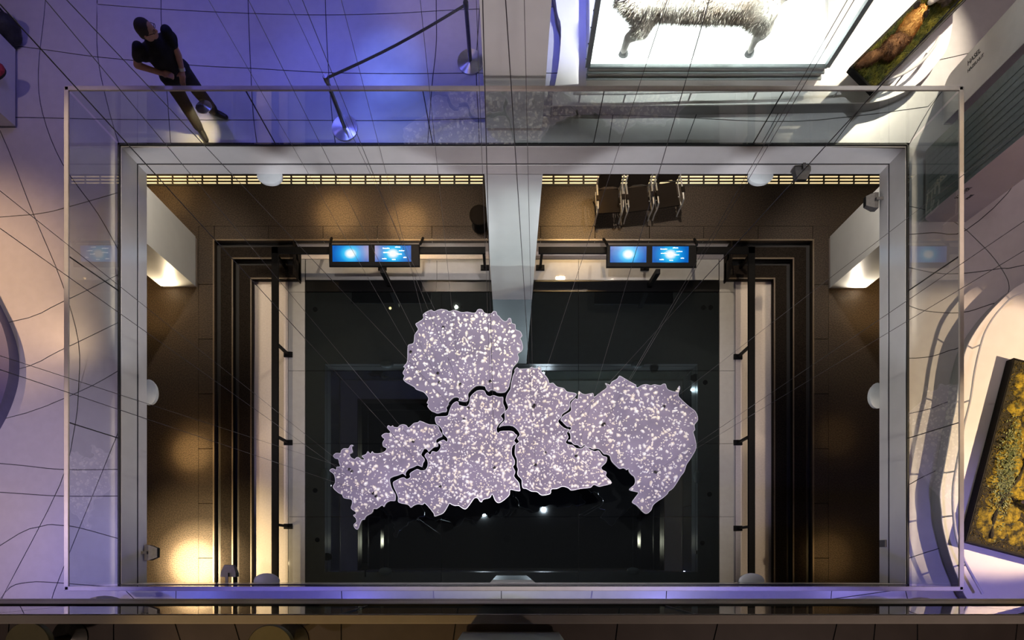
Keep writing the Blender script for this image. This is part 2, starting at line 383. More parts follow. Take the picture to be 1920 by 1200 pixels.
# outer walls
for nm, r in (('wall_left', (WX0-.2, WX0, WY0, WY1)), ('wall_right', (WX1, WX1+.2, WY0, WY1)),
              ('wall_back', (WX0-.2, WX1+.2, WY1, WY1+.2)), ('wall_front', (WX0-.2, WX1+.2, WY0-.2, WY0))):
    tag(solo(nm, MB().box(*r, ZG-.3, ZR+.2), 'white_paint', 'outer wall of the exhibition hall', 'wall', kind='structure'))
# ground floor, back partition
SL = [(-6.09, 6.26, 6.615, 0.0), (-5.77, 5.92, 6.31, -0.17), (-5.445, 5.59, 5.96, -0.34)]   # nosings of the three steps
RX0, RX1 = -4.45, 4.585
gf = thing('floor_ground', 'dark brown speckled stone floor of the ground level', 'floor', (0, 0, 0), kind='structure')
b = MB(); ox0, ox1, oy1, _ = SL[0]
bw = 0.33
b.box(WX0, ox0-bw, WY0, WY1, -.3, 0); b.box(ox1+bw, WX1, WY0, WY1, -.3, 0); b.box(ox0-bw, ox1+bw, oy1+0.30, WY1, -.3, 0)
b.box(ox0-bw, ox1+bw, WY0, -2.2, -.3, 0)
part('floor_slab', b, 'brown_stone', gf)
stone_me = {}
def stone(x0, x1, y0, y1):
    g = 0.004; me = MB().rbox(x0+g, x1-g, y0+g, y1-g, -.12, 0.001, 0.004).mesh('border_stone')
    link('border_stone', me, 'brown_stone', gf)
for xa, xb in ((ox0-bw, ox0), (ox1, ox1+bw)):
    y = -2.2
    while y < oy1+0.29:
        y2 = min(y+1.13, oy1+.3); y2 = y2 if oy1+.3-y2 > .2 else oy1+.3
        stone(xa, xb, y, y2); y = y2
nx = 11; wd = (ox1-ox0)/nx
for i in range(nx): stone(ox0+i*wd, ox0+(i+1)*wd, oy1, oy1+.3)
b = MB(); b.box(ox0-bw, ox1+bw, -2.2, oy1+.3, -.3, -.121); 
# steps round the sunken area
st = thing('stair', 'three dark stone steps framing the sunken glass floor on the left, right and back', 'steps', (0, 0, ZG), kind='structure')
def step_piece(nm, boxes, m):
    bb = MB()
    for q in boxes: bb.box(*q)
    part(nm, bb, m, st, world=True)
for i in range(3):
    xL, xR, yT, z = SL[i]
    nxL, nxR, nyT = (SL[i+1][:3] if i < 2 else (-5.42, 5.555, 5.92))
    zb = z - 0.17
    # nosing strip, riser, and the tread below it
    for nm, m, g in (('nosing', 'nosing', 0),):
        part('nosing', MB().box(xL-.03, xL, -2.2, yT+.03, z-.03, z+.004), m, st, world=True)
        part('nosing', MB().box(xR, xR+.03, -2.2, yT+.03, z-.03, z+.004), m, st, world=True)
        part('nosing', MB().box(xL, RX0 if i else RX1, yT, yT+.03, z-.03, z+.004) if i == 0 else MB().box(xL, RX0, yT, yT+.03, z-.03, z+.004), m, st, world=True)
        part('nosing', MB().box(RX1, xR, yT, yT+.03, z-.03, z+.004), m, st, world=True)
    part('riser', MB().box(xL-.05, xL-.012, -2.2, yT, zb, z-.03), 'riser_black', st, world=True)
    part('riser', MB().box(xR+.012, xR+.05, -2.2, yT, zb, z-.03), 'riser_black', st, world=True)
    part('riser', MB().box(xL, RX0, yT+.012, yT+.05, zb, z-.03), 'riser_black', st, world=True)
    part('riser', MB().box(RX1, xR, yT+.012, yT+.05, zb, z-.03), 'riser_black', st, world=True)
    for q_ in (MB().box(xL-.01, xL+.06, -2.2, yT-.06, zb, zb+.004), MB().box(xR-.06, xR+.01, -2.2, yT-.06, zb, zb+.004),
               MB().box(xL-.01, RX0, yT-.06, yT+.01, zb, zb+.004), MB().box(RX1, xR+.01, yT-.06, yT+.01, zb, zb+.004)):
        if i < 2: part('tread_shade', q_, 'riser_black', st, world=True)  # black strip on the tread: shade beside the riser painted on
    if i < 2:
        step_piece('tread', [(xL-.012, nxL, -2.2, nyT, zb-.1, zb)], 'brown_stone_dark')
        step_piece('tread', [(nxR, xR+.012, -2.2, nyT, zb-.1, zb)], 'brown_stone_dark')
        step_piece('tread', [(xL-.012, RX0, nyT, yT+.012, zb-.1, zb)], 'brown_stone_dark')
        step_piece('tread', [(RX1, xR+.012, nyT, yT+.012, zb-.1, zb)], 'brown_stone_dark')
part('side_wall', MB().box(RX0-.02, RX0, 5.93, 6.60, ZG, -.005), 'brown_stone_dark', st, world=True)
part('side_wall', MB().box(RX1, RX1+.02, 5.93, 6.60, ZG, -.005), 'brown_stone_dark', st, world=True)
# white ledge and glass floor
ld = thing('floor_sunken', 'cream ledge and dark mirror-like glass panels of the sunken floor', 'floor', (0, 0, ZG), kind='structure')
GX0, GX1, GY1 = -4.73, 4.83, 6.455
DX0, DX1, DY1 = -4.357, 4.48, 6.01
b = MB(); zt, zb_ = ZG, ZG-.08
b.box(-5.47, GX0-.008, -2.2, 6.66, zb_, zt); b.box(GX1+.008, 5.60, -2.2, 6.66, zb_, zt); b.box(GX0-.008, GX1+.008, GY1+.008, 6.66, zb_, zt)
part('ledge', b, 'ledge_white', ld, world=True)
part('back_riser', MB().box(RX0, RX1, 6.62, 6.66, ZG, -.005), 'ledge_white', ld, world=True)
part('base_slab', MB().box(-6.6, 6.8, -2.2, 7.0, ZG-.25, ZG-.085), 'black_seal', ld, world=True)
def panel(x0, x1, y0, y1, m, nm='glass_panel'):
    part(nm, MB().box(x0+.004, x1-.004, y0+.004, y1-.004, ZG-.03, ZG+.001), m, ld, world=True)
for y0, y1 in ((-2.2, .947), (.947, 2.51), (2.51, 4.07), (4.07, 5.75), (5.75, GY1)):
    panel(GX0, DX0-.012, y0, y1, 'ledge_glass', 'border_panel'); panel(DX1+.012, GX1, y0, y1, 'ledge_glass', 'border_panel')
for x0, x1 in ((DX0, RX0+2.9), (RX0+2.9, -.37), (.49, 1.48), (1.48, DX1)):
    panel(x0, x1, DY1, GY1, 'ledge_glass', 'border_panel')
    panel(x0, x1, 5.76, DY1, 'black_band', 'edge_panel')
XS = [DX0, -1.45, 1.48, DX1]; YS = [-2.2, -.61, .947, 2.51, 4.07, 5.75]
for i in range(3):
    for j in range(5): panel(XS[i], XS[i+1], YS[j], YS[j+1], 'black_glass')
b = MB()
for x in (DX0-.006, DX1+.006): b.box(x-.006, x+.006, -2.2, 5.75, ZG-.03, ZG+.002)
part('edge_strip', b, 'black_seal', ld, world=True)
# slabs
def slab(nm, label, z, zb, core, fasc):
    r = thing(nm, label, 'floor', (0, 0, zb), kind='structure')
    part('slab', ring(MB(), WX0, WX1, WY0, WY1, zb, z-.012, OX0-.02, OX1+.02, OY0-.02, OY1+.02), core, r, world=True)
    zm = z - 0.41
    for za, zz in ((zb, zm-.02), (zm+.02, z)):
        part('fascia', MB().box(OX0-.02, OX1+.02, OY1, OY1+.02, za, zz), fasc, r, world=True)
        part('fascia', MB().box(OX0-.02, OX1+.02, OY0-.02, OY0, za, zz), fasc, r, world=True)
        part('fascia', MB().box(OX0-.02, OX0, OY0, OY1, za, zz), fasc, r, world=True)
        part('fascia', MB().box(OX1, OX1+.02, OY0, OY1, za, zz), fasc, r, world=True)
    b = MB(); ring(b, OX0-.019, OX1+.019, OY0-.019, OY1+.019, zm-.02, zm+.02, OX0-.006, OX1+.006, OY0-.006, OY1+.006)
    b.v = b.v; part('shadow_gap', b, 'seam', r, world=True)
    return r
s1 = slab('floor_gallery', 'white gallery floor with curved tile seams round the atrium opening', Z1, Z1B, 'white_paint', 'white_gloss')
s2 = slab('floor_upper', 'brown floor edge of the upper level at the bottom of the picture', Z2, Z2B, 'white_paint', 'brown_paint')
s3 = slab('floor_top', 'top level floor ring mirrored in the dark glass', Z3, Z3B, 'roof_paint', 'brown_paint')
part('top_covering', ring(MB(), WX0, WX1, WY0, WY1, Z3-.012, Z3, OX0-.02, OX1+.02, OY0-.02, OY1+.02), 'upper_floor', s3, world=True)
tag(solo('ceiling', MB().box(WX0, WX1, WY0, WY1, ZR, ZR+.2), 'roof_paint', 'dark roof ceiling mirrored in the glass floor', 'ceiling', kind='structure'))
part('seam_bed', ring(MB(), WX0, WX1, WY0, WY1, Z1-.012, Z1-.009, OX0-.02, OX1+.02, OY0-.02, OY1+.02), 'seam', s1, world=True)
part('seam_bed', ring(MB(), WX0, WX1, WY0, WY1, Z2-.012, Z2-.009, OX0-.02, OX1+.02, OY0-.02, OY1+.02), 'seam', s2, world=True)
# gallery tiles: the seams as curves on the floor
D1 = CAMZ - Z1; D2 = CAMZ - Z2
def fl(pts, d): return [(p.x, p.y) for p in (W(x, y, d) for x, y in pts)]
SE = [
 [(182,-160),(182,0),(183,103),(200,190),(222,267),(229,276)],
 [(302,-160),(302,0),(303,53),(313,173),(320,270),(321,277)],
 [(462,-160),(465,0),(470,128),(475,217),(483,277)],
 [(608,-160),(610,0),(615,117),(623,223),(630,277)],
 [(820,-160),(818,0),(818,83),(810,160),(802,267),(801,277)],
 [(905,-160),(900,0),(893,120),(897,220),(899,277)],
 [(1200,-160),(1180,0),(1160,140),(1150,210),(1140,277)],
 [(1390,-160),(1362,0),(1335,130),(1300,230),(1282,277)],
 [(1580,-160),(1545,0),(1500,130),(1450,230),(1423,277)],
 [(1790,-160),(1735,0),(1670,130),(1600,220),(1558,277)],
 [(2100,-160),(1990,-20),(1850,90),(1760,179),(1705,270),(1697,278)],
 [(182,8),(302,17),(465,25),(610,28),(740,25),(890,17),(1180,10),(1545,5),(1850,-60),(2200,-140)],
 [(-300,50),(37,87),(185,107),(370,123),(470,128),(613,136),(747,138),(907,137),(1160,137),(1500,135),(1690,125),(1850,92)],
 [(-300,215),(33,220),(227,224),(473,225),(745,226),(910,222),(1150,215),(1450,228),(1600,218),(1740,200)],
 [(88,-160),(85,0),(72,130),(80,213),(117,307),(183,400),(229,482)],
 [(-300,430),(0,407),(77,400),(128,388),(229,359)],
 [(-150,60),(-60,150),(0,245),(62,400),(115,527),(147,640),(147,733),(140,801),(112,910),(9,1111),(-30,1190)],
 [(-300,640),(13,605),(115,567),(229,511)],
 [(-300,760),(17,697),(113,657),(229,601)],
 [(-300,830),(0,787),(147,735),(229,691)],
 [(-300,850),(0,869),(112,880),(229,880)],
 [(-300,905),(0,923),(112,930),(229,930)],
 [(-300,1240),(0,1023),(77,987),(112,985),(150,990),(229,1012)],
 [(229,792),(217,822),(122,1057),(95,1130),(80,1200)],
 [(-40,1200),(9,1111),(52,1092),(112,1093),(160,1097),(229,1101)],
 [(1697,500),(1757,512),(1812,512),(1879,503),(1920,497),(2200,430)],
 [(1697,570),(1736,583),(1803,586),(1856,571),(1950,540),(2200,440)],
 [(1697,672),(1742,669),(1780,657),(1840,632),(2200,450)],
 [(1697,777),(1742,767),(1776,754),(1850,735),(2200,640)],
 [(1697,913),(1750,885),(1830,860),(2200,800)],
 [(1697,1049),(1755,1030),(1808,1017),(1847,1030),(2200,1000)],
 [(1812,431),(1856,475),(1883,512),(1892,536),(1888,555),(1870,600),(1842,700),(1830,800),(1832,950),(1847,1030),(1883,1105),(1930,1210)],
 [(1697,385),(1760,400),(1812,431)],[(1697,440),(1750,436),(1812,431),(1912,331),(1960,180),(2050,-20),(2100,-160)],
 [(330,1104),(329,1200)],[(640,1104),(645,1200)],[(940,1104),(940,1200)],[(1250,1104),(1245,1200)],[(1560,1104),(1550,1200)],[(1697,1104),(1720,1200)],
]
lines = [[(p.x, p.y) for p in crom([Vector((x, y, 0)) for x, y in fl(q, D1)], 4)] for q in SE]
lines.append([(OX0,OY0),(OX1,OY0),(OX1,OY1),(OX0,OY1),(OX0,OY0)])
for poly in arrange((WX0+.01, WX1-.01, WY0+.01, WY1-.01), lines):
    cx = sum(p[0] for p in poly)/len(poly); cy = sum(p[1] for p in poly)/len(poly)
    if OX0+.05 < cx < OX1-.05 and OY0+.05 < cy < OY1-.05: continue
    q = inset(poly, 0.0055)
    if area2(q) < 0.004: continue
    part('floor_tile', MB().prism(q, Z1-.009, Z1), 'gallery_tile', s1, world=True)
# upper level tiles
UL = [[(-200,1125),(128,1166),(128,1210)],]
uj = [((127,1130),(129,1200)),((213,1130),(213,1200)),((316,1130),(338,1200)),((428,1130),(449,1200)),((640,1130),(640,1200)),((860,1130),(850,1200)),
      ((1163,1130),(1154,1200)),((1355,1130),(1338,1200)),((1578,1130),(1562,1200)),((1645,1130),(1638,1200)),((1720,1130),(1720,1200)),((1912,1130),(1904,1200)),((20,1130),(15,1200))]
lines = []
for a, c in uj:
    p, q = W(*a, D2), W(*c, D2); dv = (q-p); e = p + dv*9
    lines.append([(p.x, p.y+.4), (p.x, p.y), (e.x, e.y)])
lines.append([(OX0,OY0),(OX1,OY0),(OX1,OY1),(OX0,OY1),(OX0,OY0)])
lines += [[(WX0, OY0), (OX0, OY0)], [(OX1, OY0), (WX1, OY0)], [(OX0, OY1), (OX0, WY1)], [(OX1, OY1), (OX1, WY1)], [(WX0,-1.6),(WX1,-1.6)]]
for poly in arrange((WX0+.01, WX1-.01, WY0+.01, WY1-.01), lines):
    cx = sum(p[0] for p in poly)/len(poly); cy = sum(p[1] for p in poly)/len(poly)
    if OX0+.05 < cx < OX1-.05 and OY0+.05 < cy < OY1-.05: continue
    q = inset(poly, 0.005)
    if area2(q) > 0.004: part('floor_tile', MB().prism(q, Z2-.009, Z2), 'upper_floor', s2, world=True)
# columns and piers
def column(label, x0, x1, y0, y1, z0, z1, m, base=0.06):
    r = thing('column', label, 'column', ((x0+x1)/2, (y0+y1)/2, z0), kind='structure')
    part('shaft', MB().box(x0, x1, y0, y1, z0+base, z1), m, r, world=True)
    if base: part('plinth', MB().box(x0+.012, x1-.012, y0+.012, y1-.012, z0, z0+base), 'cream_rail', r, world=True)
    return r
column('tall white column rising from the glass floor to the gallery edge', -.36, .483, 5.592, 6.40, ZG, Z1B, 'column_white', 0)
column('white gallery column behind the back glass railing', -.31, .437, 5.79, 6.53, Z1, Z2B, 'column_white', .07)
column('upper column', -.31, .437, 5.79, 6.53, Z2, Z3B, 'column_white', .07)
column('white column base at the bottom edge of the picture', -.335, .355, -1.2, -.51, Z2, Z3B, 'column_white', .05)
column('lower front column', -.335, .355, -1.2, -.51, Z1, Z2B, 'column_white', .05)
column('ground floor front column', -.36, .483, -1.2, -.4, ZG, Z1B, 'column_white', 0)
column('white pier on the left of the brown ground floor', -7.15, -6.44, 5.64, 6.66, 0, Z1B, 'column_white', .08)
column('white pier on the right of the brown ground floor', 6.58, 7.32, 5.61, 6.66, 0, Z1B, 'column_white', .08)
part_wall = tag(solo('wall_ground_back', MB().box(WX0, WX1, 8.25, 8.35, 0, Z1B), 'brown_stone_dark', 'dark back wall of the ground floor', 'wall', kind='structure'))

# ================================================================== RAILINGS
def railing(label, z):
    r = thing('glass_railing', label, 'railing', (0, OY1, z))
    JX = [OX0, -3.14, -1.03, 1.13, 3.27, OX1]; JY = [OY0, 1.65, 3.63, OY1]
    h = 1.12; t = .008; off = .018
    def run(axis, fixed, J):
        for a, c in zip(J[:-1], J[1:]):
            lo, hi = a+.006, c-.006
            q = MB().box(lo, hi, fixed-t, fixed+t, z+.03, z+h-.03) if axis == 'x' else MB().box(fixed-t, fixed+t, lo, hi, z+.03, z+h-.03)
            part('glass_pane', q, 'rail_glass', r, world=True)
        for a in J[1:-1]:
            q = MB().box(a-.004, a+.004, fixed-t, fixed+t, z+.03, z+h-.03) if axis == 'x' else MB().box(fixed-t, fixed+t, a-.004, a+.004, z+.03, z+h-.03)
            part('pane_joint', q, 'black_seal', r, world=True)
        lo, hi = J[0]-.03, J[-1]+.03
        q = MB().box(lo, hi, fixed-.012, fixed+.016, z, z+.032) if axis == 'x' else MB().box(fixed-.014, fixed+.014, lo, hi, z, z+.032)
        part('base_channel', q, 'black_seal', r, world=True)
        lo, hi = J[0]-.035, J[-1]+.035
        q = MB().rbox(lo, hi, fixed-.027, fixed+.027, z+h-.03, z+h, .005) if axis == 'x' else MB().rbox(fixed-.027, fixed+.027, lo, hi, z+h-.03, z+h, .005)
        part('handrail', q, 'cream_rail', r, world=True)
    run('x', OY1+off, JX); run('x', OY0-off, JX); run('y', OX0-off, JY); run('y', OX1+off, JY)
    return r
railing('frameless glass railing with cream handrail around the gallery opening', Z1)
railing('glass railing of the upper level with brown handrail along the bottom edge', Z2)
railing('glass railing of the top level, mirrored in the glass floor', Z3)

# black handrails around the sunken floor
def handrail(label, pts, posts):
    r = thing('handrail', label, 'handrail', (posts[0][0], posts[0][1], ZG))
    zr = CAMZ - 13.74
    for (x0, y0), (x1, y1) in zip(pts[:-1], pts[1:]):
        q = MB().rbox(min(x0,x1)-.072, max(x0,x1)+.072, min(y0,y1)-.072, max(y0,y1)+.072, zr-.05, zr, .012)
        part('rail', q, 'black_metal', r, world=True)
    for x, y in posts:
        p = part('post', MB().box(x-.025, x+.025, y-.025, y+.025, ZG+.05, zr-.05), 'black_metal', r, world=True)
        part('base_block', MB().rbox(x-.09, x+.09, y-.055, y+.055, ZG+.001, ZG+.06, .008), 'black_metal', p, world=False).location = Vector((0, 0, 0)) - r.location
    return r
handrail('black flat handrail on posts left of the glass floor', [(-4.72, -2.1), (-4.72, 6.26), (-.55, 6.26)],
         [(-4.72, 4.41), (-4.72, 2.53), (-4.72, .74), (-4.72, 6.2), (-2.71, 6.26), (-.52, 6.26)])
handrail('black flat handrail on posts right of the glass floor', [(4.88, -2.1), (4.88, 6.26), (.66, 6.26)],
         [(4.88, 4.36), (4.88, 2.53), (4.88, .7), (4.88, 6.2), (2.89, 6.26), (.66, 6.26)])

# ================================================================== SCREENS
def screens(label, x0, x1, yc, z):
    w_ = x1-x0; xc = (x0+x1)/2; hh = .215
    r = thing('touch_screen_desk', label, 'display', (xc, yc, z-.35), group='touch screen desks on the black handrail')
    r.rotation_euler = (math.radians(4), 0, 0)
    T = Vector((0, 0, .35))
    def P(nm, q, m, par=r): 
        for v in q.v: v += T
        return part(nm, q, m, par)
    P('housing', MB().rbox(-w_/2, w_/2, -hh, hh, -.05, .02, .014), 'black_metal')
    for k, sx in enumerate((-.49, .355)):
        sc = link('screen', MB().box(-.36, .36, -.155, .155, -.003, .003).mesh('screen'), 'screen', r); sc.location = (sx*w_/1.81+.02, .03, .374)
        if k == 1:
            for i, (tx, ty, tl) in enumerate(((-.13,.10,.14),(.10,.125,.11),(.18,.055,.12),(-.13,.02,.12),(.13,-.01,.10),(.24,-.075,.07),(-.17,-.10,.09),(.02,-.115,.08))):
                n = max(3, int(tl/.022)); q = MB()
                for j in range(n):
                    q.box(tx-tl/2+j*tl/n, tx-tl/2+(j+.72)*tl/n, ty-.008, ty+.008*(1 if (i*3+j) % 4 else 1.7), .003, .0045)
                part('caption_line', q, 'screen_text', sc)
    for sx in (-w_/2-.02, w_/2+.03):
        P('arm', MB().tube([(sx, hh+.24, -.30), (sx+(.04 if sx < 0 else -.02), hh+.02, -.03)], .028, 6), 'black_metal')
    P('support_leg', MB().box(.10, .19, -.32, -.23, -.80, -.04), 'black_metal')
    return r
zs = CAMZ - 13.6
screens('left of the two black double touch screens glowing blue', (617-CX)*13.6/F, (787-CX)*13.6/F, (CY-477)*13.6/F, zs)
screens('right of the two black double touch screens glowing blue, below the chairs', (1137-CX)*13.6/F, (1306-CX)*13.6/F, (CY-478.5)*13.6/F, zs)

# ================================================================== CHAIRS, STOOL, GRILLE
def chair(label):
    r = thing('armchair', label, 'chair', (0, 0, 0), group='row of armchairs on the ground floor')
    seat = MB(); n = 8
    rings = []
    for k in range(n+1):
        y = -.23 + .46*k/n; zz = .44 - .05*math.sin(math.pi*min(1, (k/n)*1.1)) + (.0 if k else -.03)
        ww = .20 + .02*(1-k/n)
        rings.append([(-ww, y, zz-.02), (ww, y, zz-.02), (ww, y, zz+.02), (-ww, y, zz+.02)])
    part('seat', seat.loft(rings), 'chair_fabric', r, smooth=True)
    bk = MB(); rings = []
    for k in range(9):
        t = k/8; z = .52 + .36*t; y = .22 + .10*t
        ww = .225*(1 - .15*abs(2*t-1)**3)
        rings.append([(-ww, y-.015, z), (-ww*.5, y+.02, z), (ww*.5, y+.02, z), (ww, y-.015, z), (ww, y+.01, z+.004), (ww*.5, y+.045, z+.004), (-ww*.5, y+.045, z+.004), (-ww, y+.01, z+.004)])
    part('backrest', bk.loft(rings), 'chair_fabric', r, smooth=True)
    for s in (-1, 1):
        x = s*.25
        part('leg', MB().tube(crom([(x, .26, .86), (x, .24, .6), (x, .22, .3), (x, .24, .015)], 4), .015, 8), 'chrome', r, smooth=True)
        part('leg', MB().tube(crom([(x, -.22, .62), (x, -.25, .45), (x, -.24, .2), (x, -.26, .015)], 4), .015, 8), 'chrome', r, smooth=True)
        a = part('armrest', MB().tube([(x, .24, .63), (x, .1, .645), (x, -.12, .64), (x, -.22, .62)], .016, 8), 'chrome', r, smooth=True)
        part('arm_pad', MB().rbox(x-.034, x+.034, -.10, .0, .65, .685, .008), 'chair_fabric', a)
        part('side_bar', MB().tube([(x, -.24, .40), (x, .22, .41)], .010, 8), 'chrome', r, smooth=True)
    part('cross_bar', MB().tube([(-.25, -.05, .395), (.25, -.05, .395)], .010, 8), 'chrome', r, smooth=True)
    return r
ch0 = chair('leftmost of the three dark armchairs, nearest the white column')
for i, (x, y, a, lb) in enumerate(((1.99, 7.20, -3, None), (2.575, 7.24, -7, 'middle one of the three dark armchairs with chrome arms'),
                                   (3.16, 7.32, -9, 'rightmost of the three dark armchairs with chrome arms'))):
    o = ch0 if i == 0 else copy_tree(ch0)
    o.location = (x, y, 0.002); o.rotation_euler = (0, 0, math.radians(-a)); 
    if lb: o['label'] = lb
r = thing('round_stool', 'black round stool half hidden by the white column', 'stool', (-.60, 6.92, 0.002))
part('seat', MB().lathe([(.0, .40), (.19, .40), (.2, .42), (.2, .45), (.18, .47), (0, .475)], n=28), 'chair_fabric', r, smooth=True)
part('pedestal', MB().lathe([(.17, 0), (.17, .02), (.03, .04), (.03, .40)], n=20), 'black_metal', r, smooth=True)
def grille(label, x0, x1):
    r = thing('light_grille', label, 'floor grille', (x0, 7.86, 0))
    part('tray', MB().box(x0, x1, 7.74, 7.99, 0.001, .012), 'riser_black', r, world=True)
    n = int(round((x1-x0)/.308)); p = (x1-x0)/n
    me = MB().box(.022, p-.022, -.0085, .0085, 0, .018).mesh('light_slat')
    for i in range(n):
        for y in (7.922, 7.857, 7.792):
            o = link('light_slat', me, 'grille_glow', r); o.location = (i*p, y-7.86, .012)
grille('left row of glowing golden slats along the back floor', -7.55, -.52)
grille('right row of glowing golden slats along the back floor behind the chairs', .60, 7.72)

# ================================================================== LAMPS ON THE SLAB EDGE
def dome(label, x, y, rz, side):
    r = thing('dome_lamp', label, 'lamp', (x, y, Z1B-.16), rz, group='white dome lamps under the gallery edge')
    part('dome', MB().lathe([(.02, .0), (.08, .004), (.14, .03), (.17, .07), (.178, .12)], n=28), 'lamp_white', r, smooth=True).scale = (1, .62, 1)
    part('rim', MB().lathe([(.17, .118), (.185, .122), (.185, .150), (.16, .158), (0, .16)], n=28), 'lamp_white', r, smooth=True).scale = (1, .62, 1)
dome('white dome lamp under the back gallery edge, left of the column', -3.463, OY1-.02, 0, 0)
dome('white dome lamp under the back gallery edge, right of the column', 3.63, OY1-.02, 0, 0)
dome('white dome lamp under the left gallery edge', OX0+.02, 2.44, math.pi/2, 0)
dome('white dome lamp under the right gallery edge', OX1-.02, 2.39, math.pi/2, 0)
dome('left white dome lamp under the front gallery edge', -3.51, OY0+.02, 0, 0)
dome('right white dome lamp under the front gallery edge', 3.50, OY0+.02, 0, 0)
def flood(label, x, y, rz, z=Z1B-.10):
    r = thing('spot_projector', label, 'projector', (x, y, z), rz, group='grey spot projectors on the gallery edge')
    part('housing', MB().loft([[(-.11*s, yy, -.06*s+.05), (.11*s, yy, -.06*s+.05), (.11*s, yy, .06*s+.05), (-.11*s, yy, .06*s+.05)] for s, yy in ((.62, -.13), (1, -.02), (1, .04))]), 'lamp_grey', r)
    part('lens', MB().box(-.065, .065, -.136, -.13, .015, .085), 'black_seal', r)
    part('bracket', MB().box(-.02, .02, -.02, .26, .145, .16).box(-.02, .02, -.02, .02, .10, .15), 'lamp_grey', r)
flood('grey spot projector on the back gallery edge near the right corner', 4.14, OY1-.06, 0, Z1B+.12)
flood('dark spot projector on the right gallery edge near the back corner', OX1-.08, 5.18, -math.pi/2, Z1B-.05)
flood('grey spot projector on the left gallery edge near the front corner', OX0+.06, .12, math.pi/2, Z1B+.0)
flood('grey spot projector under the front gallery edge beside the bright light pool', -4.08, OY0+.12, math.pi, Z1B-.161)
tag(solo('junction_box', MB().rbox(OX1-.03, OX1-.002, .20, .30, Z1B+.05, Z1B+.20, .006), 'lamp_grey', 'small grey junction box on the right gallery fascia', 'box'))
# recessed downlights
def downlight(x, y, z, label, r_=.05):
    r = thing('downlight', label, 'downlight', (x, y, z-.02), group='recessed ceiling downlights mirrored in the glass floor')
    part('trim_ring', MB().lathe([(r_*1.9, .0), (r_*1.9, .02), (r_, .02), (r_, .0)], n=20), 'black_metal', r, smooth=True)
    part('bulb', MB().lathe([(r_*.9, .012), (r_*.9, .018), (.001, .019)], n=16), 'lamp_glow', r)
DL = ['just above the topmost map piece', 'left of its twin above the topmost map piece', 'upper right, inner of a pair',
      'upper right, outer of a pair', 'in the upper left corner of the glass floor', 'right of the glass floor above the map tip',
      'left of the leftmost map piece', 'in the lower left border of the glass floor', 'right of the rightmost map piece', 'in the lower right border of the glass floor']
RL = ['nearest the bottom middle of the glass', 'left below the middle map piece', 'right below the map near its gap', 'hidden behind the map']
for x, y in ((-1.40, 7.18), (-1.62, 7.18), (5.5, 7.18), (5.7, 7.18), (-5.5, 7.13), (5.55, 5.06), (-5.5, 2.0), (-5.44, .6), (5.67, 1.89), (5.47, .51)):
    downlight(x, y, Z1B, 'small round ground floor ceiling lamp mirrored %s' % DL.pop(0), .035)
for x, y in ((-.1, 1.05), (-.85, 1.78), (2.45, 2.47), (-2.2, 3.2)):
    downlight(x, y, ZR, 'small round roof lamp mirrored %s' % RL.pop(0), .09)

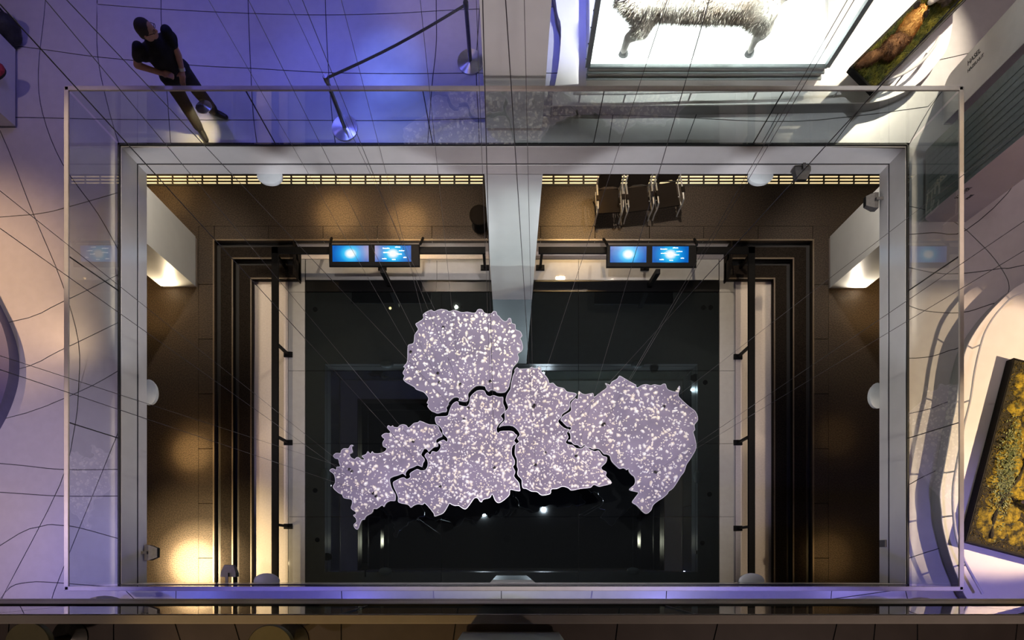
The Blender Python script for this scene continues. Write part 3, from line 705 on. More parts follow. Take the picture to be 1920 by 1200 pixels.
# ================================================================== THE HANGING MAP
DM = 12.45; ZM = CAMZ - DM
PIECES = {
'north': ((740,570),5.456,[(375,60),(345,70),(300,95),(288,120),(290,150),(240,185),(212,205),(228,235),(238,262),(205,310),(200,345),(190,400),(140,418),(132,470),(130,560),(120,605),(88,642),(108,652),(82,705),(100,735),(88,775),(130,810),(200,850),(215,870),(265,890),(300,905),(345,965),(328,1010),(345,1025),(335,1045),(355,1075),(380,1098),(400,1105),(440,1120),(490,1105),(525,1103),(535,1080),(530,1060),(550,1030),(555,1005),(600,960),(645,955),(662,975),(655,990),(735,998),(755,960),(755,912),(835,838),(920,842),(932,870),(962,895),(985,880),(1030,890),(1050,905),(1120,905),(1150,880),(1172,840),(1175,820),(1195,740),(1200,690),(1212,650),(1250,605),(1265,580),(1270,545),(1260,510),(1300,480),(1312,440),(1300,380),(1285,350),(1305,325),(1285,280),(1240,260),(1235,210),(1200,195),(1190,150),(1165,145),(1150,170),(1125,175),(1095,155),(1070,125),(1050,110),(1040,80),(1010,72),(990,95),(950,98),(915,85),(900,60),(870,50),(845,60),(820,90),(740,80),(690,85),(640,70),(600,62),(560,75),(530,60),(480,52),(440,60),(405,75)]),
'southwest': ((610,780),5.454,[(1110,88),(1060,85),(1000,60),(965,50),(945,65),(910,70),(880,95),(850,118),(830,95),(795,85),(760,95),(740,115),(700,110),(690,95),(670,108),(645,95),(632,120),(660,155),(655,175),(610,175),(575,200),(590,225),(605,235),(585,270),(590,310),(625,330),(610,360),(560,380),(500,380),(480,360),(460,385),(435,360),(415,390),(372,410),(400,440),(370,445),(340,420),(315,425),(300,440),(260,420),(250,390),(280,370),(270,320),(290,300),(260,295),(235,330),(190,330),(160,355),(155,378),(110,378),(80,405),(100,435),(130,440),(140,480),(150,515),(115,520),(110,550),(75,535),(42,558),(80,590),(95,620),(100,680),(78,730),(130,785),(170,805),(190,840),(265,855),(272,900),(262,945),(305,980),(310,1000),(285,1015),(310,1045),(318,1080),(290,1110),(300,1145),(330,1162),(350,1120),(375,1065),(400,1060),(420,1025),(480,990),(495,950),(525,950),(580,915),(600,930),(620,895),(660,870),(710,868),(718,840),(715,800),(680,740),(665,690),(660,655),(675,630),(750,605),(790,590),(822,612),(820,585),(850,545),(900,525),(940,505),(970,515),(990,520),(1000,480),(1015,455),(1010,430),(980,395),(1000,355),(1010,335),(1040,340),(1055,365),(1080,345),(1110,320),(1150,310),(1150,285),(1135,270),(1135,245),(1160,225),(1195,208),(1192,180),(1172,150),(1155,105),(1130,92)]),
'middle': ((730,720),4.615,[(397,287),(440,280),(500,275),(515,245),(525,215),(545,175),(580,150),(600,160),(605,182),(670,192),(695,152),(702,108),(760,57),(820,57),(840,92),(870,107),(900,97),(950,112),(985,115),(985,165),(1000,205),(1000,240),(965,275),(985,308),(950,345),(928,385),(940,425),(965,407),(1060,407),(1090,432),(1106,448),(1080,490),(1096,513),(1065,540),(1060,610),(1085,660),(1082,700),(1070,715),(1090,760),(1080,800),(1120,850),(1130,900),(1132,925),(1100,925),(1060,915),(1045,920),(1040,960),(1000,1000),(950,1030),(915,1010),(890,955),(870,985),(815,1000),(800,1022),(780,1015),(765,990),(735,990),(700,1040),(655,1085),(600,1055),(570,1055),(540,1045),(520,1035),(500,1070),(470,1115),(430,1135),(390,1145),(380,1115),(310,1035),(290,1045),(250,1040),(215,1050),(185,1070),(160,1045),(80,1025),(75,980),(60,940),(37,890),(32,852),(60,832),(120,807),(150,822),(180,807),(177,777),(200,757),(240,737),(270,747),(312,742),(332,702),(328,660),(305,620),(332,592),(352,612),(372,582),(412,587),(442,552),(440,522),(418,507),(470,482),(495,500),(503,472),(463,430),(458,400),(433,365),(403,340)]),
'central east': ((930,680),4.8,[(167,65),(190,40),(210,55),(300,50),(320,38),(345,50),(370,50),(385,35),(405,50),(410,80),(440,110),(470,150),(480,185),(515,182),(550,215),(610,230),(640,260),(700,270),(725,285),(703,318),(668,350),(663,400),(648,428),(598,463),(588,490),(560,530),(600,577),(640,597),(662,602),(638,632),(652,672),(628,717),(660,737),(690,742),(720,767),(770,772),(800,752),(850,782),(890,797),(925,792),(960,837),(998,852),(990,900),(950,940),(960,965),(995,985),(990,1020),(1030,1060),(1040,1085),(1000,1100),(930,1115),(880,1100),(850,1125),(760,1135),(680,1150),(650,1130),(600,1115),(550,1135),(500,1140),(490,1180),(430,1195),(400,1190),(370,1165),(320,1160),(300,1150),(270,1135),(242,1130),(233,1100),(228,1050),(193,1010),(197,960),(188,930),(188,870),(170,825),(172,760),(178,735),(207,710),(190,680),(214,642),(155,573),(60,568),(25,583),(50,545),(77,518),(78,468),(82,440),(108,410),(103,380),(88,340),(92,310),(103,280),(128,240),(133,205),(152,120),(168,85)]),
'east': ((1040,700),4.443,[(200,148),(225,165),(255,175),(290,168),(320,165),(330,195),(370,165),(420,130),(435,110),(420,80),(460,95),(475,70),(520,45),(540,20),(580,40),(640,75),(675,95),(685,120),(720,100),(760,90),(800,100),(830,92),(880,100),(900,88),(925,90),(940,130),(990,150),(1025,150),(1030,115),(1040,105),(1045,130),(1030,180),(1060,220),(1120,275),(1175,320),(1195,385),(1165,430),(1170,470),(1155,490),(1170,540),(1180,620),(1140,700),(1100,760),(1080,820),(1050,860),(1020,910),(985,960),(950,985),(940,1005),(900,1040),(860,1065),(820,1100),(805,1140),(770,1170),(740,1160),(710,1130),(680,1100),(645,1075),(665,1040),(695,1000),(690,990),(620,970),(660,930),(672,895),(660,860),(640,845),(620,820),(615,795),(600,805),(575,790),(540,795),(510,770),(480,740),(465,710),(460,690),(435,675),(410,672),(380,638),(350,628),(320,633),(300,622),(270,617),(245,597),(220,617),(190,597),(160,592),(140,572),(115,567),(115,555),(133,545),(128,500),(115,488),(137,460),(132,447),(103,442),(63,402),(50,385),(73,352),(122,322),(138,302),(133,252),(172,208),(187,218),(197,190)]),
}
CABLES = {
'north': [((878,765),(567,0)),((862,720),(788,0)),((919,715),(893,0)),((824,717),(466,0)),((770,660),(397,10)),((821,700),(640,0)),((831,614),(540,0))],
'southwest': [((655,880),(0,667)),((705,930),(0,693)),((775,828),(85,0)),((660,884),(53,400)),((700,925),(0,428))],
'middle': [((825,912),(0,8)),((927,877),(905,0)),((870,787),(127,2))],
'central east': [((1000,763),(983,0)),((1004,872),(948,0)),((1022,849),(1652,160)),((1002,760),(1251,0)),((1080,855),(1330,0))],
'east': [((1130,797),(1560,50)),((1133,795),(1625,-40)),((1245,762),(1920,240)),((1228,885),(1920,415)),((1231,886),(1920,470))],
}
LBL = {'north': 'topmost round piece of the hanging crystal map', 'southwest': 'leftmost piece of the hanging crystal map with a long tail',
 'middle': 'middle piece of the hanging crystal map between the black gaps', 'central east': 'second piece from the right of the hanging crystal map',
 'east': 'rightmost large piece of the hanging crystal map with pointed tip'}
ico = []
def pebble(b, c, r, h, rng):
    n = 6; a0 = rng.random()*6.28; sx = rng.uniform(.65, 1.25); rot = rng.random()*3.14
    lo, mid = [], []
    for i in range(n):
        a = a0 + 2*math.pi*i/n; rr = r*rng.uniform(.7, 1.25)
        x, y = rr*math.cos(a)*sx, rr*math.sin(a)/sx
        x, y = x*math.cos(rot)-y*math.sin(rot), x*math.sin(rot)+y*math.cos(rot)
        lo.append((c[0]+x, c[1]+y, c[2]-.002)); mid.append((c[0]+x*.62, c[1]+y*.62, c[2]+h))
    top = (c[0], c[1], c[2]+h*1.25)
    b.add(lo+mid+[top], [(i, (i+1) % n, n+(i+1) % n, n+i) for i in range(n)] + [(n+i, n+(i+1) % n, 2*n) for i in range(n)])
rng = random.Random(3)
for key, (org, sc, pts) in PIECES.items():
    wp = [W(org[0]+x/sc, org[1]+y/sc, DM) for x, y in pts]
    cv = crom([Vector((p.x, p.y, 0)) for p in wp], 3, closed=True)
    poly = [(p.x, p.y) for p in cv]
    if area2(poly) < 0: poly.reverse()
    cx = sum(p[0] for p in poly)/len(poly); cy = sum(p[1] for p in poly)/len(poly)
    r = thing('map_piece', LBL[key], 'map sculpture', (cx, cy, ZM-.05), group='pieces of the hanging map')
    inn = inset(poly, .010)
    tv, te, tf, *_ = mgeo.delaunay_2d_cdt([Vector(p_) for p_ in inn], [], [tuple(range(len(inn)))], 1, 1e-6)
    q = MB()
    for zz, flip in ((ZM, False), (ZM-.05, True)):
        q.add([(v_[0], v_[1], zz) for v_ in tv], [tuple(reversed(f_)) if flip else tuple(f_) for f_ in tf])
    part('resin_plate', q, 'map_resin', r, world=True)
    # polished rim: a narrow band round the plate
    n = len(poly); q = MB()
    vs = [(p[0], p[1], ZM-.052) for p in poly] + [(p[0], p[1], ZM+.003) for p in poly] + [(p[0], p[1], ZM+.003) for p in inn] + [(p[0], p[1], ZM-.052) for p in inn]
    fs = []
    for i in range(n):
        j = (i+1) % n
        for k in range(4): fs.append((k*n+i, k*n+j, ((k+1) % 4)*n+j, ((k+1) % 4)*n+i))
    q.add(vs, fs); part('polished_rim', q, 'map_rim', r, world=True, label='pale polished edge')
    core = inset(poly, .035)
    xs = [p[0] for p in poly]; ys = [p[1] for p in poly]
    A = abs(area2(poly)); q = MB(); cnt = int(A*(250 if key in ('middle', 'central east') else 185)); placed = []
    tries = 0
    grid = {}
    while cnt > 0 and tries < 60000:
        tries += 1
        p = (rng.uniform(min(xs), max(xs)), rng.uniform(min(ys), max(ys)))
        if not inside(p, core): continue
        rr = rng.choice((.010, .012, .014, .017, .020, .024, .028, .034, .042))
        gk = (int(p[0]/.09), int(p[1]/.09)); ok = True
        for ax in (-1, 0, 1):
            for ay in (-1, 0, 1):
                for (ux, uy, ur) in grid.get((gk[0]+ax, gk[1]+ay), ()):
                    if (ux-p[0])**2+(uy-p[1])**2 < ((ur+rr)*.7)**2: ok = False
        if not ok: continue
        grid.setdefault(gk, []).append((p[0], p[1], rr)); cnt -= 1
        pebble(q, (p[0], p[1], ZM), rr, rr*.7, rng)
    part('crystal_chips', q, 'crystal', r, world=True, label='bright glassy chips set in the plate', kind='stuff')
    for (lx, ly), (ux, uy) in CABLES[key]:
        p = W(lx, ly, DM); off = Vector((ux-CX, CY-uy)) 
        du = F*(p.x*off.x+p.y*off.y)/off.length_squared
        u = W(ux, uy, du); dirv = (u-p); t = (ZR-.01-p.z)/dirv.z; top = p + dirv*t
        lim = 1.0
        cb = part('suspension_cable', MB().tube([p + Vector((0, 0, .004)), top], .0019, 5), 'cable_steel', r, world=True)
        cl = part('clip', MB().lathe([(.03, 0), (.03, .006), (.012, .012), (.008, .05), (.0, .055)], n=8), 'clip_dark', r)
        cl.location = p - r.location

# ================================================================== STANCHIONS
def stanchion(label, px, py, h=1.0):
    p = W(px, py, D1); r = thing('barrier_post', label, 'barrier post', p, group='steel barrier posts')
    part('base', MB().lathe([(.172, 0), (.175, .006), (.172, .02), (.03, .032), (.025, .05)], n=36), 'steel', r, smooth=True)
    part('pole', MB().lathe([(.026, .03), (.026, h-.1)], n=16), 'dark_steel', r, smooth=True)
    part('head', MB().lathe([(.031, h-.1), (.033, h-.09), (.033, h-.01), (.028, h)], n=16), 'dark_steel', r, smooth=True)
    return p
a = stanchion('steel barrier post left of the column, nearer the railing', 647, 241)
c = stanchion('steel barrier post beside the white gallery column', 882, 117)
tp = [Vector((p.x, p.y, Z1+.93)) for p in (a, c)]
d = (tp[1]-tp[0]).normalized(); nrm = Vector((-d.y, d.x, 0))*.0018
q = MB(); A0, A1 = tp[0]+d*.035, tp[1]-d*.035; up = Vector((0, 0, .048))
mid = (A0+A1)/2 - Vector((0, 0, .03))
rings = []
for k in range(9):
    t = k/8; p = A0.lerp(A1, t) - Vector((0, 0, .05*math.sin(math.pi*t))); tw = nrm
    rings.append([p-tw, p+tw, p+tw+up, p-tw+up])
tag(solo('barrier_belt', q.loft(rings), 'belt_grey', 'grey barrier belt strung between the two steel posts', 'belt'))
# disc lamp clamped on the glass
p = W(383, 204, 5.62*F/(CY-204)); p.y = OY1+.018
r = thing('glass_clamp_lamp', 'round brushed steel lamp clamped to the glass in front of the man', 'lamp', (p.x, OY1+.045, p.z))
part('disc', MB().lathe([(.0, 0), (.085, 0), (.1, .008), (.1, .02), (.02, .045), (.0, .046)], n=32), 'steel', r, smooth=True).rotation_euler = (math.radians(-14), 0, 0)
part('clamp', MB().box(-.012, .012, -.05, .0, -.02, .012), 'dark_steel', r)
spot('glass_clamp_light', (p.x, OY1+.10, p.z-.03), (W(368, 250, D1).x, W(368, 250, D1).y, Z1), (1.0, 0.78, 0.42), 48, 50, 0.9, .02)

# ================================================================== PERSON
px0 = Vector((-4.06, 5.93, Z1))
r = thing('person', 'man in black t-shirt and dark trousers standing at the glass, hands in front', 'person', px0)
# figure frame: f = facing, s = to his left
f = Vector((.50, -.866, 0)); s = Vector((.866, .50, 0)); u = Vector((0, 0, 1))
def B(a, b_, h): return s*a + f*b_ + u*h           # a: left, b: forward, h: up  (local to the root)
def local(pw, h): v = W(*pw, D1-h); return Vector((v.x-px0.x, v.y-px0.y, h))
fl_, fr_ = local((405, 214), 0), local((378, 246), 0)     # feet on the floor
hipL, hipR = B(.09, 0, .92), B(-.09, 0, .92)
knL = (hipL + fl_)*.5 + f*.03; knL.z = .49; knR = (hipR+fr_)*.5 + f*.04; knR.z = .49
ankL, ankR = fl_ + u*.09, fr_ + u*.09
shL, shR = B(.185, -.01, 1.43), B(-.185, -.01, 1.43)
elL, elR = local((334, 103), 1.20), local((257, 122), 1.20)
waL, waR = local((342, 133), 1.08), local((302, 137), 1.13)
haL, haR = local((342, 148), 1.04), local((318, 140), 1.13)
neck = B(0, .01, 1.50); head = B(.01, .05, 1.635)
look = (f*.35 + Vector((1, .25, 0))).normalized()
q = MB()
q.capsule(B(0, 0, 1.0), .10, B(0, .0, 1.28), .105); q.capsule(shL*.9, .06, shR*.9, .06)
for sh in (shL, shR): q.capsule(B(0, 0, 1.28), .085, sh*.95, .05)
q.capsule(neck, .055, B(.0, .03, 1.57), .052)
q.ellipsoid(head, .078, .095, .115, 16, 12, Matrix.Rotation(math.atan2(look.y, look.x)-math.pi/2, 3, 'Z'))
q.ellipsoid(head + look*.055 - u*.055, .05, .05, .06)                    # jaw
q.capsule(head + look*.085 + u*.02, .012, head + look*.108 - u*.018, .016)  # nose
side = Vector((-look.y, look.x, 0))
for k in (-1, 1): q.ellipsoid(head + side*k*.082 - u*.01, .018, .018, .032)
for sh, el, wa, ha, sg in ((shL, elL, waL, haL, 1), (shR, elR, waR, haR, -1)):
    q.capsule(sh, .052, el, .041); q.capsule(el, .041, wa, .029)
    dv = (ha-wa).normalized(); n1 = dv.cross(u).normalized(); 
    q.capsule(wa, .028, wa+dv*.05, .033); q.capsule(wa+dv*.05 + n1*.018, .024, wa+dv*.05 - n1*.018, .024)
    for k in range(4):
        o0 = wa + dv*.075 + n1*(.030-.020*k); L1 = (.042, .048, .045, .036)[k]
        p1 = o0 + dv*L1 - u*.006; p2 = p1 + (dv*.6 - u*.8).normalized()*.032
        q.capsule(o0, .0105, p1, .0095, 8); q.capsule(p1, .0095, p2, .008, 8)
    th = wa + dv*.03 + n1*.035*sg; q.capsule(th, .013, th + (dv+n1*.8*sg).normalized()*.05, .010, 8)
for hp, kn, an in ((hipL, knL, ankL), (hipR, knR, ankR)):
    q.capsule(hp, .085, kn, .055); q.capsule(kn, .055, an, .042)
q.capsule(hipL, .10, hipR, .10); q.capsule(B(0, 0, .92), .11, B(0, 0, 1.05), .115)
part('body', fuse(q, 'body', .009, 3), 'skin', r)
q = MB(); q.capsule(B(0, .0, .93), .135, B(0, 0, 1.28), .145); q.capsule(shL*.93, .088, shR*.93, .088); q.capsule(B(0, -.01, 1.44), .085, B(0, .0, 1.36), .12)
q.capsule(B(.05, .01, 1.0), .105, B(.07, .01, 1.3), .11); q.capsule(B(-.05, .01, 1.0), .105, B(-.07, .01, 1.3), .11)
for sh, el in ((shL, elL), (shR, elR)): q.capsule(sh, .066, sh.lerp(el, .52), .062)
part('t_shirt', fuse(q, 't_shirt', .012, 4), 'shirt_black', r)
q = MB(); q.capsule(hipL, .11, hipR, .11); q.capsule(B(0, 0, .95), .125, B(0, 0, 1.0), .125)
for hp, kn, an in ((hipL, knL, ankL), (hipR, knR, ankR)):
    q.capsule(hp, .10, kn, .076); q.capsule(kn, .078, an + u*.02, .062)
part('trousers', fuse(q, 'trousers', .012, 4), 'trousers_dark', r)
for an, dv in ((fl_, (f + Vector((1.1, .2, 0))).normalized()), (fr_, f)):
    q = MB(); q.capsule(an + u*.045 - dv*.05, .043, an + u*.04 + dv*.08, .042); q.capsule(an + u*.04 + dv*.08, .042, an + u*.034 + dv*.16, .032)
    q.capsule(an+u*.05, .05, an+u*.1, .05)
    for k in range(1): pass
    me = fuse(q, 'shoe', .010, 3)
    for v in me.vertices: v.co.z = max(v.co.z, 0.004)
    part('shoe', me, 'shoe_black', r)
q = MB(); rot = Matrix.Rotation(math.atan2(look.y, look.x)-math.pi/2, 3, 'Z')
q.ellipsoid(head - look*.018 + u*.022, .088, .098, .108, 16, 12, rot); q.ellipsoid(head - look*.05 - u*.03, .075, .06, .08, 14, 10, rot)
part('hair', fuse(q, 'hair', .010, 2), 'hair_dark', r)
q = MB()
for k in (-1, 1): q.tube([head + look*.098 + side*(k*.033+.022*math.cos(a_)) + u*(.012+.016*math.sin(a_)) for a_ in (6.283*i/12 for i in range(13))], .003, 5)
for k in (-1, 1): q.tube([head + look*.098 + side*k*.055 + u*.015, head + side*k*.086 + u*.01], .003, 5)
part('glasses', q, 'black_metal', r)
wv = (elL-waL).normalized()
part('wristwatch', MB().tube([waL+wv*.0, waL+wv*.03], .036, 14), 'steel', r, smooth=True, label='light wristwatch on the man\'s left wrist')

# ================================================================== LEFT BENCH AND BAGS
xb = W(33, 240, D1).x; yb0 = W(33, 240, D1).y; yb1 = W(33, 97, D1).y
r = thing('bench_block', 'white block bench at the left edge of the gallery', 'bench', (xb-.5, (yb0+yb1)/2, Z1))
part('block', MB().rbox(xb-1.1, xb, yb0, yb1, Z1+.03, Z1+.36, .012), 'white_paint', r, world=True)
part('kick_plate', MB().box(xb-1.08, xb-.03, yb0+.03, yb1-.03, Z1, Z1+.03), 'seam', r, world=True)
p = W(10, 78, D1-.2)
q = MB(); q.ellipsoid((0, 0, .2), .21, .15, .2, 14, 10); q.ellipsoid((.03, -.09, .13), .13, .09, .12, 12, 8)
r = thing('backpack', 'black backpack on the floor behind the white bench', 'backpack', (p.x-.03, yb1+.17, Z1), .3)
part('body', fuse(q, 'body', .014, 4), 'bag_black', r)
part('handle', MB().tube(crom([(-.05, .02, .38), (-.03, .02, .43), (.03, .02, .43), (.05, .02, .38)], 4), .009, 6), 'bag_black', r, smooth=True)
part('strap', MB().tube(crom([(.05, .12, .36), (.06, .19, .28), (.06, .18, .12), (.05, .12, .05)], 4), .014, 6), 'bag_black', r, smooth=True)
p = W(4, 130, D1-.30)
r = thing('shoulder_bag', 'red and black bag lying on the white bench', 'bag', (xb-.03, 6.29, Z1+.362), .2)
q = MB(); q.ellipsoid((0, 0, .085), .19, .11, .085, 14, 10)
part('body', fuse(q, 'body', .012, 3), 'bag_red', r)
part('bottom', MB().lathe([(.10, 0), (.172, .03), (.172, .06), (.165, .065)], n=20), 'bag_black', r, smooth=True).scale = (1, .62, 1)
part('handle', MB().tube(crom([(-.08, 0, .13), (-.04, 0, .19), (.04, 0, .19), (.08, 0, .13)], 4), .008, 6), 'bag_black', r, smooth=True)

# ================================================================== CURVED PLATFORMS
HP = .21; DP = D1 - HP
def platform(nm, label, pts, top_m, side_m, h=HP, fillet=.03, smooth_k=4):
    wp = [W(x, y, D1-h) for x, y in pts]; cv = crom([Vector((p.x, p.y, 0)) for p in wp], smooth_k, closed=True)
    poly = [(p.x, p.y) for p in cv]
    if area2(poly) < 0: poly.reverse()
    cx = sum(p[0] for p in poly)/len(poly); cy = sum(p[1] for p in poly)/len(poly)
    r = thing(nm, label, 'platform', (cx, cy, Z1))
    part('top_plate', MB().prism(poly, Z1+h-.02, Z1+h), top_m, r, world=True)
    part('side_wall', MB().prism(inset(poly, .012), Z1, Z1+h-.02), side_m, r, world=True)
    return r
platform('exhibit_platform', 'white rounded platform under the lit animal case at the back', [(1035,-190),(1042,0),(1052,50),(1048,117),(1041,157),(1036,196),(1060,197),(1300,197),(1580,193),(1645,190),(1690,175),(1727,152),(1755,120),(1775,92),(1785,50),(1785,0),(1770,-80),(1740,-190),(1400,-195)], 'platform_white', 'platform_side_shade')
platform('exhibit_platform', 'white curved platform under the moss landscape at the right edge', [(2100,470),(1990,495),(1920,530),(1891,550),(1849,594),(1817,643),(1803,690),(1793,760),(1785,800),(1773,867),(1763,923),(1766,960),(1768,987),(1783,1047),(1798,1087),(1820,1130),(1900,1190),(2100,1210),(2130,800)], 'platform_white', 'platform_side_shade')
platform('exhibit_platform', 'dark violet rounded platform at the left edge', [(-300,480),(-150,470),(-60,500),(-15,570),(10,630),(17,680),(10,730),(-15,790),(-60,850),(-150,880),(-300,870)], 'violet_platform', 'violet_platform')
# low rails on the platforms
def low_rail(label, pts, posts, h=.17):
    wp = crom([W(x, y, DP-h) for x, y in pts], 5)
    r = thing('low_rail', label, 'rail', (posts and W(*posts[0], DP) or wp[0]))
    part('tube', MB().tube(wp, .018, 8), 'white_paint', r, world=True, smooth=True)
    for x, y in posts:
        p = W(x, y, DP); pp = min(wp, key=lambda v: (v.x-p.x)**2+(v.y-p.y)**2)
        part('post', MB().tube([(pp.x, pp.y, Z1+HP), (pp.x, pp.y, pp.z)], .011, 6), 'white_paint', r, world=True)
low_rail('thin white rail low along the front of the back platform', [(1075,175),(1173,175),(1297,172),(1420,170),(1560,166),(1600,164)], [(1090,190),(1168,189),(1292,187),(1414,185),(1560,182)])
low_rail('thin white curved rail on the right platform', [(1915,551),(1894,562),(1868,590),(1849,620),(1838,653),(1828,697),(1820,750),(1808,800),(1792,883),(1787,920),(1788,967),(1795,1013),(1813,1060),(1842,1113)], [(1894,566),(1832,655),(1812,760),(1786,890),(1780,968),(1806,1062)])
low_rail('thin white curved rail below the fox tray', [(1660,150),(1690,140),(1725,118),(1748,92),(1762,68)], [(1680,156),(1735,118)])

# ================================================================== ANIMAL CASE
YC = 6.24; XC0, XC1 = .99, 4.02; ZP = Z1+HP; ZF = CAMZ - 8.63; YB = 7.9; ZT = Z1+2.3
r = thing('display_case', 'large brightly lit glass case with a pale animal at the top', 'display case', ((XC0+XC1)/2, (YC+YB)/2, ZP))
part('base', MB().box(XC0+.02, XC1-.02, YC+.005, YB, ZP, ZF-.02), 'platform_white', r, world=True)
part('light_floor', MB().box(XC0+.03, XC1-.03, YC+.05, YB-.02, ZF-.02, ZF), 'case_light', r, world=True, label='glowing white floor panel')
for k, (z, hh) in enumerate(((ZF-.022, .022), (ZF-.10, .025), (ZF-.19, .025))):
    part('front_trim', MB().box(XC0, XC1, YC-.0-.015*k, YC+.045, z-.0, z+hh), 'case_frame', r, world=True)
for x in (XC0, XC1):
    part('frame_post', MB().box(x-.03, x+.03, YC-.005, YC+.05, ZF, ZT), 'case_frame', r, world=True)
    part('frame_post', MB().box(x-.03, x+.03, YB-.05, YB, ZF, ZT), 'case_frame', r, world=True)
    part('side_pane', MB().box(x-.006, x+.006, YC+.05, YB-.05, ZF, ZT), 'case_glass', r, world=True)
    for k in range(4):
        part('bolt', MB().ellipsoid((x-.032*(1 if x < 2 else -1), YC+.02, ZF+.12+.25*k), .008, .008, .008, 8, 6), 'black_metal', r, world=True)
part('front_pane', MB().box(XC0+.03, XC1-.03, YC+.01, YC+.022, ZF, ZT), 'case_glass', r, world=True)
part('back_panel', MB().box(XC0, XC1, YB, YB+.02, ZF, ZT), 'white_paint', r, world=True)
part('top_frame', ring(MB(), XC0-.03, XC1+.03, YC, YB, ZT, ZT+.05, XC0+.03, XC1-.03, YC+.05, YB-.05), 'case_frame', r, world=True)
for x_ in (1.5, 2.5, 3.5):
    spot('case_fill', (x_, 6.34, ZT-.03), (x_*.9+.2, 6.72, ZF+.8), (0.97, 1.0, 0.97), 330, 80, 0.8, 0.03)  # added fill that brightens the animal, not lamps of the case
# the animal
r = thing('hoofed_animal', 'pale shaggy hoofed animal standing in the bright case', 'animal', (2.25, 6.7, ZF))
q = MB()
def A(x, y, z): return Vector((x-2.25, y-6.7, z if z < .3 else z-.09))
q.capsule(A(1.64, 6.72, .76), .34, A(2.2, 6.70, .72), .33, 18); q.capsule(A(2.2, 6.70, .72), .33, A(2.85, 6.70, .76), .36, 18)
q.capsule(A(2.85, 6.70, .80), .33, A(3.15, 6.72, .92), .26, 16); q.capsule(A(3.1, 6.74, 1.0), .22, A(3.62, 6.86, 1.22), .13, 14)
q.capsule(A(3.62, 6.86, 1.22), .12, A(3.9, 6.92, 1.14), .065, 12); q.capsule(A(1.5, 6.60, .80), .26, A(1.62, 6.5, .55), .15, 14)
q.capsule(A(2.95, 6.52, .70), .24, A(3.06, 6.46, .48), .13, 14)
for x, y, k in ((1.43, 6.40, 1), (1.62, 7.0, 1), (3.02, 6.40, 0), (3.02, 7.0, 0)):
    ys = 6.56 if y < 6.7 else 6.86
    if k:
        q.capsule(A(1.60, ys, .72), .20, A(1.60, y+.03, .46), .11); q.capsule(A(1.60, y+.03, .46), .10, A(x+.02, y, .27), .055); q.capsule(A(x+.02, y, .27), .05, A(x, y, .06), .042)
    else:
        q.capsule(A(2.98, ys, .72), .19, A(3.06, y+.03, .44), .10); q.capsule(A(3.06, y+.03, .44), .08, A(x, y, .24), .05); q.capsule(A(x, y, .24), .046, A(x, y, .06), .04)
q.capsule(A(1.40, 6.70, .92), .07, A(1.28, 6.62, .60), .035)
me = fuse(q, 'body', .022, 5); part('body', me, 'deer_fur', r); part('fur', fur(me, 24000, .05, .005, Vector((-.8, -.1, -.4)), zmin=.36), 'deer_fur', r, kind='stuff')
for x, y in ((1.43, 6.40), (1.62, 7.0), (3.02, 6.40), (3.02, 7.0)):
    part('hoof', MB().loft([[A(x, y, z) + Vector((rx*math.cos(a_)+.01, rx*math.sin(a_)*.8, 0)) for a_ in (6.283*i/10 for i in range(10))] for z, rx in ((.002, .062), (.03, .058), (.085, .038))]), 'hoof', r, smooth=True)
for k in (-1, 1): part('ear', MB().ellipsoid(A(3.6, 6.86+k*.14, 1.32), .04, .09, .05, 10, 8), 'deer_fur', r, smooth=True)

# ================================================================== LANDSCAPE TRAYS
def tray(nm, label, corner, du, dv, Lu, Lv, z, th, turf_m, seed, nblade, blade_h, legs, extra=None):
    """corner: world xy of a top corner; du along length, dv along width"""
    r = thing(nm, label, 'landscape tray', (corner[0], corner[1], Z1+HP)); r.rotation_euler = (0, 0, math.atan2(du[1], du[0]))
    sgn = 1 if du[0]*dv[1]-du[1]*dv[0] > 0 else -1
    zt = z-(Z1+HP)
    def R(x0, x1, y0, y1, z0, z1):
        a, c_ = sorted((y0*sgn, y1*sgn)); return MB().box(x0, x1, a, c_, z0, z1)
    part('tray_base', R(.01, Lu-.01, .01, Lv-.01, zt-th, zt-.03), 'black_metal', r)
    part('soil', R(.02, Lu-.02, .02, Lv-.02, zt-.03, zt-.004), 'soil', r)
    for q_ in (R(0, .018, 0, Lv, zt-th, zt), R(Lu-.018, Lu, 0, Lv, zt-th, zt), R(.018, Lu-.018, 0, .012, zt-th, zt), R(.018, Lu-.018, Lv-.012, Lv, zt-th, zt)):
        part('rim', q_, 'black_metal', r)
    for lx in legs: part('pedestal', R(lx-.12, lx+.12, Lv*.3, Lv*.7, 0, zt-th), 'cream_rail', r)
    rg = random.Random(seed); b = MB()
    for i in range(nblade):
        x = rg.uniform(.03, Lu-.03); y = rg.uniform(.03, Lv-.03)*sgn
        a_ = rg.uniform(0, 6.28); h = blade_h*rg.uniform(.5, 1.2); wv = .0035*rg.uniform(.7, 1.6)
        ln = h*rg.uniform(.5, 1.3); cx_, sx_ = math.cos(a_), math.sin(a_)
        tip = (x+cx_*ln, y+sx_*ln, zt-.004+h)
        tip = (min(max(tip[0], .02), Lu-.02), (min(max(tip[1]*sgn, .02), Lv-.02))*sgn, tip[2])
        b.add([(x-sx_*wv, y+cx_*wv, zt-.006), (x+sx_*wv, y-cx_*wv, zt-.006), tip], [(0, 1, 2)])
    part('grass_blades', b, turf_m, r, kind='stuff')
    return r, sgn, zt
c0 = W(1593, 126, 8.6)
tr, sg, zt = tray('grass_tray', 'narrow grassy tray holding the fox beside the animal case', (c0.x, c0.y), (.708, .706), (.706, -.708), 2.0, .43, CAMZ-8.6, .09, 'grass', 11, 9000, .05, (.45, 1.5))
